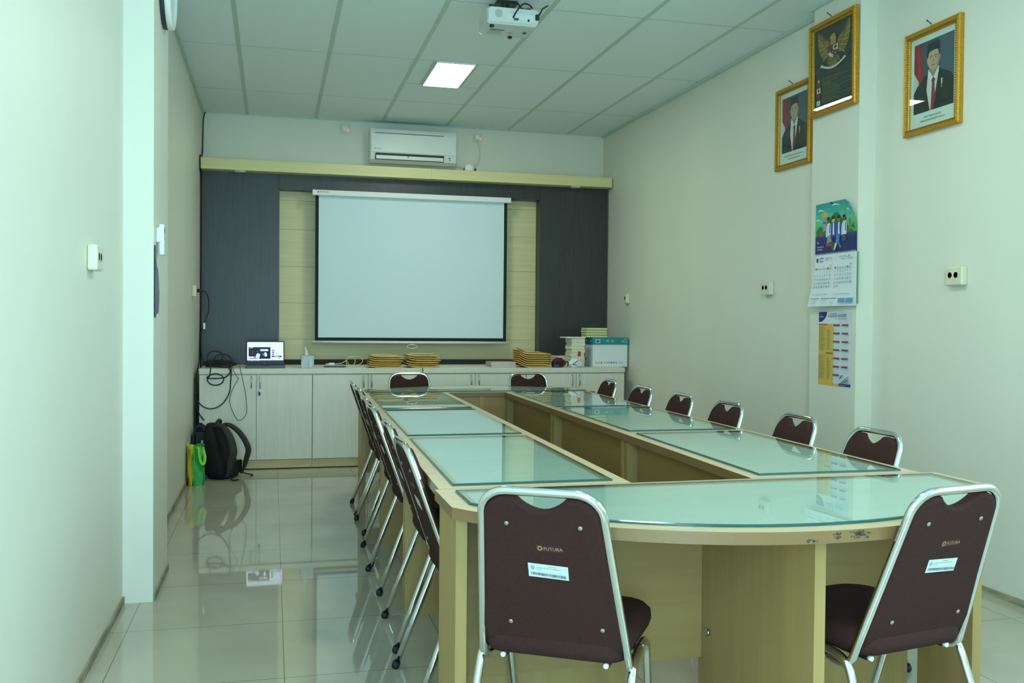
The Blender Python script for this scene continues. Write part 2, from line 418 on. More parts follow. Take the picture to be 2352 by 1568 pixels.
def back_socket(x, z, lab):
    t = thing('power_outlet', lab, 'power outlet')
    MB().box((x-.043, -.012, z-.041), (x+.043, -.001, z+.041), .004).build('plate', M['cream'], t)
    MB().box((x-.026, -.04, z-.026), (x+.018, -.0122, z+.024), .005).build('plug', M['white'], t)
    MB().lathe([(.006, -.0128), (.0055, -.0165), (.001, -.0175)], (x+.027, 0, z-.012), 'y', 12).build('indicator_light', emit('red_neon', (255, 60, 50), 2.2), t)
back_socket(1.248, 2.971, 'cream wall outlet with a red light, without a cord, above the beam')
back_socket(2.487, 2.962, 'cream wall outlet with a red light feeding the air conditioner cord')
t = thing('dome_lamp', 'small white dome fixture with dark brackets lying on top of the beam', 'lamp', (2.358, -.255, 2.597))
MB().lathe([(.05, 0), (.05, .025), (.046, .048), (.034, .064), (.018, .072), (.002, .074)]).build('dome', M['white'], t)
for sx in (-1, 1):
    MB().box((sx*.04-.012, -.02, 0.0), (sx*.04+.022, .01, .03), .003).build('bracket', M['blackpl'], t)

# ================================================================= CABINETS
FY = -.895
def cabinet(x0, x1, xm, lab, lock=False):
    t = thing('base_cabinet', lab, 'cabinet', (0, 0, 0), 0, 'white cabinets along the back wall')
    MB().box((x0, FY+.022, .075), (x1, -.185, .776)).build('carcass', M['white_wood'], t)
    MB().box((x0, FY+.012, .008), (x1, -.2, .0745)).build('plinth', M['plinth'], t)
    MB().box((x0+.01, FY+.03, 0), (x1-.01, -.22, .008)).build('plinth_gap', M['shadowgap'], t)
    for k, (a, c) in enumerate(((x0+.002, xm-.002), (xm+.002, x1-.002))):
        d = MB().box((a, FY, .079), (c, FY+.02, .768), .0015, 1).build('door', M['white_wood'], t)
        hx = (c-.036) if k == 0 else (a+.026)
        b = MB(); b.tube(smooth_path([(hx, FY, .757), (hx, FY-.02, .752), (hx, FY-.026, .71), (hx, FY-.02, .668), (hx, FY, .663)], 4), .0055, 8)
        b.build('handle', M['steel'], d)
        if lock and k == 1:
            b = MB(); b.lathe([(.008, FY+.002), (.008, FY-.006), (.006, FY-.007)], (xm+.024, 0, .64), 'y', 14)
            b.build('lock', M['steel'], d)
            b = MB(); b.box((xm+.021, FY-.03, .628), (xm+.027, FY-.0065, .645), .001, 1); b.box((xm+.017, FY-.028, .602), (xm+.031, FY-.022, .629), .004); b.build('key', M['blackpl'], d)
cabinet(.045, .930, .487, 'white two-door cabinet at the left end, below the laptop, key in its lock', True)
cabinet(.932, 1.838, 1.385, 'white two-door cabinet below the tissue box and first envelope stack')
cabinet(1.846, 2.747, 2.297, 'white two-door cabinet right of the worktop joint, below the screen handle')
cabinet(2.749, 3.655, 3.203, 'white two-door cabinet at the right end, below the paper carton')
wt = MB().box((.045, FY-.006, .777), (1.838, -.181, .8195), .0015, 1).build('worktop', M['white_wood']); tag(wt, 'pale laminate worktop under the laptop and tissue box', 'worktop', 'worktops on the back cabinets')
wt = MB().box((1.846, FY-.006, .777), (3.657, -.181, .8195), .0015, 1).build('worktop', M['white_wood']); tag(wt, 'pale laminate worktop under the paper carton', 'worktop', 'worktops on the back cabinets')
ZT = .82

# ---- things on the worktop
t = thing('laptop', 'open black laptop showing a bright web page on the white cabinet', 'laptop', (.556, -.73, ZT), R(1))
MB().box((-.155, -.115, 0), (.155, .105, .017), .004).build('base', mat('laptop_grey', (70, 76, 82), .35, .5), t)
kb = MB(); kb.box((-.14, -.02, .0172), (.14, .09, .0178)); kb.build('keyboard', M['blackpl'], t)
tl = R(12)
mx = Matrix.Translation((0, .1, .016)) @ Matrix.Rotation(-tl, 4, 'X')
l = MB().box((-.155, -.004, 0), (.155, .004, .205), .003, mx=mx).build('lid', M['blackpl'], t)
Vv = Vector((0, math.sin(tl), math.cos(tl)))
a = Art(mx @ Vector((-.147, -.0047, .033)), (1, 0, 0), Vv, .294, .163, ink=glow)
a.rect(0, 0, 1, 1, (222, 232, 250)); a.rect(0, .94, 1, 1, (196, 208, 236)); a.rect(.0, .95, .04, .99, (240, 130, 60)); a.rect(.12, .87, .9, .905, (205, 214, 236))
a.rect(.0, 0, 1, .045, (46, 58, 108))
for i in range(7): a.rect(.03+.05*i, .008, .055+.05*i, .036, ((90, 150, 240), (240, 170, 90), (225, 228, 240))[i % 3])
a.rect(.04, .12, .64, .73, (12, 14, 52)); a.rect(.06, .68, .16, .71, (200, 210, 240)); a.rect(.04, .15, .25, .235, (225, 235, 255)); a.rect(.18, .165, .235, .22, (60, 80, 180))
a.poly([(.26, .13), (.24, .32), (.29, .42), (.36, .36), (.33, .13)], (190, 210, 245)); a.disc(.275, .48, .022, .045, (90, 62, 60)); a.disc(.15, .5, .02, .05, (84, 62, 40)); a.rect(.13, .36, .17, .45, (70, 52, 30))
a.poly([(.48, .24), (.53, .24), (.55, .34), (.52, .45), (.47, .45)], (225, 235, 255)); a.poly([(.42, .38), (.44, .28), (.46, .38)], (110, 180, 250)); a.rect(.36, .52, .58, .62, (215, 225, 250)); a.text('NEWS', .38, .545, .008, (30, 40, 90))
for i, c in enumerate(((70, 78, 160), (40, 48, 130), (60, 50, 140))): a.rect(.68, .535-.1*i, .75, .585-.1*i, c); a.rect(.77, .55-.1*i, .95, .57-.1*i, (190, 200, 225))
a.rect(.67, .21, .95, .28, (30, 26, 96)); a.rect(.74, .225, .88, .262, (190, 170, 220)); a.rect(.86, .13, .92, .165, (90, 90, 200)); a.rect(.67, .06, .72, .08, (60, 70, 110)); a.rect(.74, .06, .93, .075, (160, 172, 210))
a.build('screen', l)
a = Art(mx @ Vector((-.02, -.0047, .012)), (1, 0, 0), Vv, .04, .012); a.text('acer', .15, .2, .007, (140, 146, 150)); a.build('logo', l)

t = thing('tissue_box', 'silver grey woven tissue box beside the laptop', 'tissue box', (.893, -.79, ZT))
sil = mat('woven_silver', (178, 184, 184), .45, .2, noise=.25, nscale=(120, 120, 8))
MB().box((-.052, -.052, 0), (.052, .052, .102), .004).build('box', sil, t)
MB().lathe([(.024, .1022), (.026, .1045), (.02, .1045)], (0, 0, 0), 'z', 20).build('opening_rim', sil, t)
b = MB()
def tis(u, v):
    ang = u*math.pi*1.5; r = .018*(1-v)**.8+.003
    return (-.004+r*math.cos(ang)-.014*v*v, r*math.sin(ang)*.6, .103+.07*v+.006*math.sin(u*14)*v*(1-v))
b.quad_grid(tis, 14, 8); b.build('tissue', M['paper'], t)

# cables
def cable(name, label, pts, r, m, n=8, seg=8, cat='cable'):
    o = MB().tube(smooth_path(pts, n), r, seg).build(name, m); return tag(o, label, cat)
pts = []
for k in range(5):       # flat coil heaped on the worktop end
    for i in range(12):
        an = 2*math.pi*i/12
        pts.append((.19+(.115+.012*((k*7) % 4-1.5))*math.cos(an)+.01*(k % 3-1), -.70+(.10-.008*k)*math.sin(an), .83+.011*k+.004*math.sin(an*2+k)))
for i in range(10): an = -.5+2*math.pi*i/9; pts.append((.155+.062*math.cos(an), -.70+.02*math.sin(an), .905+.05*math.sin(an)))
for i in range(10): an = -.6+2*math.pi*i/9; pts.append((.215+.066*math.cos(an), -.72+.02*math.cos(an), .885+.045*math.sin(an)))
pts += [(.17, -.78, .885), (.13, -.88, .872), (.135, -.918, .835)]
for i in range(13): an = math.pi*.75+2*math.pi*i/11; pts.append((.172+.062*math.cos(an), -.914-.004*(i % 2), .735+.046*math.sin(an)))
pts += [(.24, -.916, .75), (.285, -.918, .80), (.262, -.914, .838), (.268, -.90, .848), (.29, -.914, .83), (.288, -.916, .72), (.275, -.915, .62), (.22, -.915, .535), (.14, -.915, .50), (.075, -.915, .522), (.028, -.905, .57)]
cable('coiled_cable', 'thick black cable coiled on the worktop end, loops hanging over the cabinet door', pts, .0048, M['rubber'], 4)
cable('thin_cable', 'thin black cord hanging in a long loop in front of the left cabinet door', [(.27, -.80, .826), (.30, -.89, .830), (.312, -.909, .80), (.335, -.906, .755), (.345, -.906, .735), (.305, -.906, .66), (.282, -.906, .585), (.285, -.906, .53), (.315, -.906, .45), (.345, -.906, .405), (.385, -.906, .42), (.412, -.906, .47), (.405, -.906, .60), (.385, -.906, .71), (.365, -.909, .80), (.36, -.89, .831), (.35, -.80, .826)], .0022, M['rubber'])
t = thing('dangling_cable', 'black cable end with a metal plug hanging beside the left cabinet', 'cable')
MB().tube(smooth_path([(.026, -.88, .60), (.030, -.91, .52), (.045, -.912, .47), (.062, -.912, .44)], 6), .0042, 8).build('cord', M['rubber'], t)
MB().tube([(.062, -.912, .44), (.078, -.912, .416), (.084, -.912, .407)], [.006, .006, .004], 8).build('plug', M['blackpl'], t)
t = thing('charger_cable', 'white charger plug with yellowish cord looped behind it, right of the tissue box', 'cable')
MB().box((1.075, -.66, .836), (1.125, -.635, .855), .004).build('plug', M['white'], t)
MB().tube([(1.05, -.645, .842), (1.076, -.6475, .846)], .005, 8).build('connector', M['cream'], t)
yl = mat('yellowed_cord', (214, 210, 140), .5)
MB().tube(smooth_path([(1.124, -.6475, .846), (1.18, -.64, .85), (1.225, -.62, .872), (1.25, -.6, .84), (1.285, -.58, .832), (1.305, -.57, .865), (1.285, -.57, .90), (1.24, -.58, .893), (1.225, -.60, .85), (1.26, -.62, .828), (1.33, -.60, .835), (1.37, -.56, .87), (1.34, -.55, .905), (1.28, -.56, .905)], 7), .003, 8).build('cord', yl, t)
o = MB().tube([(1.03, -.74, .826), (1.20, -.72, .826), (1.215, -.718, .826)], [.005, .006, .003], 8).build('pen', mat('navy_pen', (30, 36, 80), .35)); tag(o, 'dark blue pen lying under the white charger plug', 'pen')
t = thing('note_card', 'pale card strip lying in front of the charger plug', 'card', (1.09, -.79, ZT)); MB().box((-.09, -.025, 0), (.06, .02, .0015)).build('card', M['paper'], t)

# envelopes
kraft = mat('kraft_envelope', (214, 170, 84), .75, noise=.07, nscale=(20, 20, 20)); kraft2 = mat('kraft_inside', (150, 110, 62), .8)
ORD = ['topmost', 'second from the top', 'third from the top', 'fourth from the top', 'fifth from the top', 'sixth from the top', 'seventh from the top', 'eighth from the top']
def envelope(name, label, x, y, z, w, d, th, rz, curl, group, flip=0):
    def zc(u): return curl*max(0, (.32-u)/.32)**2
    nu, nv = 14, 6; b = MB()
    def top(u, v):
        e = min(1, 6*min(u, 1-u))*min(1, 5*min(v, 1-v))
        return ((u-.5)*w, (v-.5)*d, zc(u)+th*.5+th*.5*e)
    def bot(u, v):
        return ((u-.5)*w, (v-.5)*d, zc(u)+.0)
    b.mi = 0; b.quad_grid(top, nu, nv); b.mi = 1; b.quad_grid(bot, nu, nv); b.mi = 0
    for (f) in (lambda u, k: ((u-.5)*w, -.5*d, zc(u)+th*.5*k), lambda u, k: ((u-.5)*w, .5*d, zc(u)+th*.5*k)): b.quad_grid(f, nu, 1)
    for uu in (0, 1): b.quad_grid(lambda v, k: ((uu-.5)*w, (v-.5)*d, zc(uu)+th*.5*k), nv, 1)
    bmesh.ops.remove_doubles(b.bm, verts=b.bm.verts, dist=1e-5)
    o = b.build(name, [kraft, kraft2]); o.location = (x, y, z); o.rotation_euler = (0, 0, rz)
    return tag(o, label, 'envelope', group)
def stack(cx, cy, n, w, d, th, where, curl, grp, jit=.012):
    z = ZT+.0005
    for i in range(n):
        k = n-1-i
        envelope('kraft_envelope', 'brown envelope, %s of the stack %s' % (ORD[k], where), cx+rnd.uniform(-jit, jit), cy+rnd.uniform(-.006, .006), z, w, d, th, R(rnd.uniform(-1, 1)), curl, grp)
        z += th+.0022
    return z
z1 = stack(1.548, -.72, 6, .275, .24, .0155, 'nearest the tissue box', .012, 'envelopes in the first stack')
z2 = stack(1.865, -.70, 6, .275, .24, .0165, 'straddling the worktop joint', .014, 'envelopes in the middle stack')
z3 = stack(2.842, -.73, 7, .29, .25, .0165, 'beside the pale booklets', .034, 'envelopes in the stack near the carton', .003)
def sheet(label, x, y, z, w, d, rz, curl=0):
    b = MB(); b.quad_grid(lambda u, v: ((u-.5)*w, (v-.5)*d, .0008+curl*max(0, .32-u)**2*9.8), 10, 4); o = b.build('paper_sheet', M['paper']); o.location = (x, y, z); o.rotation_euler = (0, 0, rz)
    return tag(o, label, 'paper')
sheet('white paper sheet on top of the envelope stack at the worktop joint', 1.86, -.70, z2+.0006, .2, .2, R(-4))
sheet('white paper sheet on top of the tallest envelope stack', 2.82, -.72, z3+.0006, .2, .2, R(-3), .034)
sheet('white paper sheet on the envelope stack nearest the tissue box', 1.52, -.69, z1+.0006, .16, .15, R(3))
# booklets and books (cover boards with a paler page block)
def book(name, label, x, y, z, w, d, th, rz, cover, pages, cat, group):
    t = thing(name, label, cat, (x, y, z), rz, group); c = min(.0025, th*.2)
    b = MB(); b.box((-w/2, -d/2, 0), (w/2, d/2, c)); b.box((-w/2, -d/2, th-c), (w/2, d/2, th)); b.box((w/2-c, -d/2, c), (w/2, d/2, th-c)); b.build('cover', cover, t)
    MB().box((-w/2+.003, -d/2+.002, c), (w/2-c, d/2-.003, th-c)).build('page_block', pages, t)
    return t
pink = mat('pink_printed_cover', (186, 140, 140), .55, noise=.3, nscale=(60, 60, 60)); pages = mat('page_edges', (226, 222, 196), .8, noise=.05, nscale=(5, 5, 400))
bookcover = mat('olive_grey_cover', (92, 98, 70), .6); pale = mat('pale_yellow_pages', (226, 220, 160), .8)
for i in range(4):
    book('booklet', 'thin pink and white booklet, %s of the low pile beside the envelopes' % ORD[3-i], 2.575+rnd.uniform(-.008, .008), -.66, ZT+.0005+i*.0114, .23, .19, .011, R(rnd.uniform(-3, 3)), pink, M['paper'], 'booklet', 'booklets beside the tall envelope stack')
for i in range(5):
    book('booklet', 'thin pink booklet, %s of the pile behind the crumpled paper' % ORD[4-i], 3.20+rnd.uniform(-.005, .005), -.46, ZT+.0005+i*.0184, .16, .2, .018, R(rnd.uniform(-2, 2)), pink, M['paper'], 'booklet', 'booklets behind the crumpled paper')
for i in range(8):
    book('paperback_book', 'cream paperback, %s of the tall pile against the carton' % ORD[7-i], 3.262+rnd.uniform(-.006, .006), -.67, ZT+.0005+i*.0318, .125, .19, .031, R(rnd.uniform(-2, 2)), pages, pages, 'book', 'paperbacks piled beside the carton')
t = thing('foam_sheet', 'thin white foam sheet on top of the tall paperback pile', 'sheet', (3.266, -.67, ZT+.256), R(2)); MB().box((-.115, -.1, 0), (.062, .1, .012), .003).build('sheet', M['white'], t)
t = thing('paper_carton', 'white paper carton with teal lid at the right end of the worktop', 'carton', (0, 0, 0))
CX0, CX1, CY0, CY1 = 3.402, 3.733, -.76, -.53
MB().box((CX0, CY0, ZT), (CX1, CY1, 1.078), .001, 1).build('box', mat('carton_white', (226, 230, 232), .6), t)
teal = mat('teal_carton_lid', (24, 138, 150), .5)
lid = MB().box((CX0-.005, CY0-.005, 1.02), (CX1+.004, CY1+.005, 1.083), .001, 1).build('lid', teal, t)
a = Art((CX1+.004, CY0-.0062, 1.083), (-1, 0, 0), (0, 0, -1), .34, .063)      # printed upside down
a.text('Copy', .03, .45, .019, (190, 226, 214)); a.text('Paper', .05, .18, .010, (206, 220, 70)); a.text('70', .39, .3, .021, (206, 220, 70)); a.text('F4', .54, .32, .019, (226, 240, 240))
a.rect(.79, .24, .92, .78, (206, 226, 228)); a.rect(.81, .34, .90, .70, (70, 90, 96)); a.build('lid_print', lid)
a = Art((CX0-.0062, CY0, 1.083), (0, -1, 0), (0, 0, -1), .2, .06); a.N = Vector((-1, 0, 0)); a.U = Vector((0, 1, 0))
a.poly([(.1, .4), (.2, .75), (.3, .4)], (180, 226, 214)); a.poly([(.4, .35), (.5, .75), (.55, .35)], (120, 190, 110)); a.poly([(.7, .3), (.8, .75), (.9, .35)], (200, 230, 220)); a.build('lid_side_print', lid)
a = Art((CX0, CY0-.0006, ZT), (1, 0, 0), (0, 0, 1), .331, .2)
for i, (u, c) in enumerate(((.1, (150, 160, 164)), (.17, (150, 160, 164)), (.25, (60, 90, 92)), (.34, (176, 170, 172)), (.41, (180, 160, 164)), (.47, (160, 110, 120)), (.54, (40, 34, 40)), (.61, (40, 40, 48)), (.68, (120, 140, 160)), (.78, (160, 184, 188)), (.85, (160, 184, 188)))):
    a.disc(u, .19, .024, .045, c); a.disc(u, .19, .011, .022, (214, 222, 224))
a.build('carton_icons', t)
a = Art((CX0-.0006, CY1, ZT), (0, -1, 0), (0, 0, 1), .23, .2)
a.rect(.42, .55, .44, .85, (120, 130, 136)); a.rect(.1, .28, .25, .36, (100, 124, 176)); a.rect(.6, .18, .72, .21, (130, 130, 150)); a.build('carton_side_print', t)
for i in range(4):
    book('hardback_book', 'dark-covered book with pale pages, %s of the pile on the carton' % ORD[3-i], 3.448+rnd.uniform(-.004, .004), -.655, 1.0835+i*.0222, .205, .15, .022, R(rnd.uniform(-1.5, 1.5)), bookcover, pale, 'book', 'books piled on the carton')
t = thing('glue_stick', 'upright glue stick with red cap in front of the paperback pile', 'glue stick', (3.262, -.80, ZT))
MB().lathe([(.012, 0), (.012, .095), (.010, .098)], (0, 0, 0), 'z', 16).build('tube', mat('glue_label', (224, 200, 196), .4), t)
MB().lathe([(.0128, .0985), (.0128, .135), (.010, .14), (.001, .14)], (0, 0, 0), 'z', 16).build('cap', mat('red_cap', (206, 36, 34), .35), t)
def lump(b, c, r, seed, amp=.2, seg=18, ring=10, floor=True):
    q = random.Random(seed); ph = [q.uniform(0, 6) for _ in range(6)]; rr = []
    for i in range(ring+1):
        la_ = math.pi*(i/ring)-math.pi/2; row = []
        for k in range(seg):
            a_ = 2*math.pi*k/seg
            s_ = 1+amp*(math.sin(3*a_+ph[0]+2*la_)*.5+math.sin(5*a_+ph[1]-3*la_)*.35+math.sin(7*la_+ph[2]+2*a_)*.3)
            z = c[2]+r[2]*math.sin(la_)*s_
            row.append((c[0]+r[0]*math.cos(la_)*math.cos(a_)*s_+1e-5*k, c[1]+r[1]*math.cos(la_)*math.sin(a_)*s_, max(z, c[2]-r[2]*.72) if floor else z))
        rr.append(row)
    b.rings(rr, True, True)
t = thing('cloth_pouch', 'dark red crumpled pouch with black straps between envelopes and crumpled paper', 'pouch', (3.065, -.80, ZT))
b = MB(); lump(b, (0, 0, .034), (.065, .05, .046), 3, .18); b.build('body', mat('dark_red_cloth', (92, 20, 20), .8), t)
b = MB(); b.tube(smooth_path([(-.06, -.05, .02), (-.02, -.06, .045), (.03, -.055, .03), (.06, -.045, .05), (.085, -.03, .04), (.08, -.03, .01)], 5), .006, 8); b.build('strap', M['rubber'], t)
b = MB(); lump(b, (-.03, -.055, .012), (.03, .02, .016), 5, .1); b.build('blue_tag', mat('blue_cloth', (40, 70, 130), .7), t)
t = thing('crumpled_paper', 'crumpled white paper with blue print in front of the paperback pile', 'paper', (3.205, -.845, ZT))
b = MB(); lump(b, (0, 0, .03), (.06, .045, .042), 11, .22, 16, 8); o = b.build('sheet', M['paper'], t)
for f in o.data.polygons: f.use_smooth = False
b = MB(); b.tube([(-.035, -.05, .03), (-.01, -.055, .045), (.012, -.05, .062)], .0035, 6, flat=.5); b.tube([(-.03, -.05, .025), (-.005, -.054, .028)], .003, 6); b.build('blue_print', mat('blue_ink', (40, 60, 170), .6), t)

# ================================================================= TABLES
TZ, TT = .725, .03
def sh(u, v): return (u+.0313*(v+6.12), v)
def shp(L): return [sh(*p) for p in L]
def grow(poly, d):
    """inset an outline by d (convex, counter-clockwise)"""
    n = len(poly); out = []
    for i in range(n):
        p0, p1, p2 = Vector(poly[i-1]), Vector(poly[i]), Vector(poly[(i+1) % n])
        e1, e2 = (p1-p0).normalized(), (p2-p1).normalized(); n1, n2 = Vector((-e1.y, e1.x)), Vector((-e2.y, e2.x))
        m = (n1+n2).normalized(); out.append(tuple(p1+m*(d/max(.3, m.dot(n1)))))
    return out
def tabletop(poly, parent):
    b = MB(); b.prism(poly, TZ-TT, TZ, side_mi=1); return b.build('tabletop', [M['maple'], M['edge']], parent)
def glass_sheet(poly, label):
    b = MB(); inner = grow(poly, .004)
    z0, z1 = TZ+.0009, TZ+.0072
    lo = [b.bm.verts.new((*p, z0)) for p in poly]; mi = [b.bm.verts.new((*p, z1-.0018)) for p in poly]; hi = [b.bm.verts.new((*p, z1)) for p in inner]; n = len(poly)
    for A, B in ((lo, mi), (mi, hi)):
        for i in range(n): f = b.bm.faces.new((A[i], A[(i+1) % n], B[(i+1) % n], B[i])); f.material_index = 1
    b.bm.faces.new(hi); b.bm.faces.new(list(reversed(lo)))
    o = b.build('glass_sheet', [GLASS, GEDGE]); tag(o, label, 'glass sheet', 'glass sheets on the conference tables')
    b = MB(); b.prism(grow(poly, .024), TZ+.0001, TZ+.0005); f_ = b.build('backing_film', FILM, o); f_['label'] = 'pale mint backing film under the glass'
    return o
UL, UR = (1.075, 1.663), (2.065, 2.677)
VB = [-6.122, -4.90, -3.67, -2.42]
ordn = ['nearest the viewer', 'in the middle', 'farthest from the viewer']
for side, (u0, u1), inner in (('left', UL, 1), ('right', UR, 0)):
    for k in range(3):
        v0, v1 = VB[k]+.0015, VB[k+1]-.0015
        t = thing('table_module', 'straight maple table module of the %s row, %s' % (side, ordn[k]), 'table', (*sh((u0+u1)/2, (v0+v1)/2), 0), 0, 'straight conference table modules')
        inv = Matrix.Translation(-Vector(t.location))
        def P(b): 
            b.bm.transform(inv); return b
        b = MB(); b.prism(shp([(u0, v0), (u1, v0), (u1, v1), (u0, v1)]), TZ-TT, TZ, side_mi=1); P(b).build('tabletop', [M['maple'], M['edge']], t)
        ui, uo = (u1-.008, u0+.03) if inner else (u0+.008, u1-.03)
        a0, a1 = sorted((ui, uo))
        for (va, vb, s) in ((v0+.012, v0+.042, 1), (v1-.042, v1-.012, -1)):
            e0, e1 = (a0, a1) if not (k == 2 and s < 0) else ((ui-.2, ui) if inner else (ui, ui+.18))
            b = MB(); b.prism(shp([(e0, va), (e1, va), (e1, vb), (e0, vb)]), .0, TZ-TT-.0004); P(b).build('leg_panel', M['maple_v'], t)
        um = (ui-.065, ui-.047) if inner else (ui+.047, ui+.065)
        b = MB(); b.prism(shp([(um[0], v0+.043), (um[1], v0+.043), (um[1], v1-.043), (um[0], v1-.043)]), .16, TZ-TT-.0004); P(b).build('modesty_panel', M['maple_h'], t)
        gm = .046
        glass_sheet(shp([(u0+gm, v0+gm-.006), (u1-gm, v0+gm-.006), (u1-gm, v1-gm), (u0+gm, v1-gm)]), 'greenish glass sheet on the %s row table %s' % (side, ordn[k]))
def bow(u0, u1, vs, vc, n, sgn):
    """outline of a bow-fronted end table; sgn -1 bows toward the viewer"""
    c = (u1-u0)/2; h = abs(vc); Rr = (c*c+h*h)/(2*h); um = (u0+u1)/2; pts = []
    for i in range(n+1):
        u = u0+(u1-u0)*i/n; q = math.sqrt(Rr*Rr-(u-um)**2)-(Rr-h); pts.append((u, vs+sgn*q))
    return pts
E0, E1 = 1.063, 2.726
def end_table(near):
    vb = VB[0]-.0015 if near else VB[3]+.0015; vs = -6.388 if near else -2.16
    arcp = bow(E0, E1, vs, .452 if near else .44, 40, -1 if near else 1)
    if near: poly = arcp+[(E1, vb), (E0, vb)]; f = lambda p: (p[0], p[1])
    else: poly = [(E0, vb), (E1, vb)]+list(reversed(arcp)); f = lambda p: (p[0]+.118, p[1])
    return [f(p) for p in poly], vb, vs, f
for near in (True, False):
    poly, vb, vs, f = end_table(near)
    t = thing('end_table', 'bow-fronted maple end table %s' % ('closing the near end of the conference ring' if near else 'closing the far end by the white cabinets'), 'table', (*f((1.9, vb)), 0), 0, 'bow-fronted end tables')
    inv = Matrix.Translation(-Vector(t.location))
    def P(b): b.bm.transform(inv); return b
    b = MB(); b.prism(poly, TZ-TT, TZ, side_mi=1); P(b).build('tabletop', [M['maple'], M['edge']], t)
    s = -1 if near else 1
    for (ua, ub, ext) in ((1.076, 1.106, .255), (1.885, 1.915, .64), (2.668, 2.698, .255)):
        y0, y1 = sorted((vb+s*.008, vb+s*ext)); p0, p1 = f((ua, y0)), f((ub, y1))
        b = MB(); b.box((*p0, 0), (*p1, TZ-TT-.0004)); o = P(b).build('leg_panel', M['maple_v'], t)
    for (ua, ub) in ((1.107, 1.884), (1.916, 2.667)):
        y0, y1 = sorted((vb+s*.012, vb+s*.030)); p0, p1 = f((ua, y0)), f((ub, y1))
        b = MB(); b.box((*p0, .19), (*p1, TZ-TT-.0004)); P(b).build('modesty_panel', M['maple_h'], t)
    if near:
        b = MB(); b.lathe([(.011, 1.8838), (.012, 1.878), (.006, 1.876)], (0, -6.20, .28), 'x', 14); P(b).build('bolt', M['steel'], t)
        sc = mat('worn_edge_mark', (52, 48, 50), .8, noise=.5, nscale=(80, 80, 80)); q = random.Random(3)
        c = .837; h = .452; Rr = (c*c+h*h)/(2*h)
        def on(u): return -6.388-(math.sqrt(Rr*Rr-(u-1.9)**2)-(Rr-h))-.0008
        for (uc, zc, w_, h_, k) in ((1.955, .714, .026, .010, 70), (1.895, .712, .012, .010, 24), (1.83, .703, .02, .004, 18)):
            b = MB()
            for i in range(k):
                u = uc+q.gauss(0, w_*.45); z = min(max(zc+q.gauss(0, h_*.45), .697), .7235); du = q.uniform(.0006, .0035); dz = q.uniform(.0005, .002)
                b.face([(u-du, on(u-du), z-dz), (u+du, on(u+du), z-dz*.4), (u+du*.6, on(u+du*.6), z+dz), (u-du*.8, on(u-du*.8), z+dz*.7)])
            P(b).build('scuff_mark', sc, t)
    n = len(poly); g = grow(poly, .05)
    glass_sheet(g, 'bow-edged greenish glass sheet on the %s end table' % ('near' if near else 'far'))

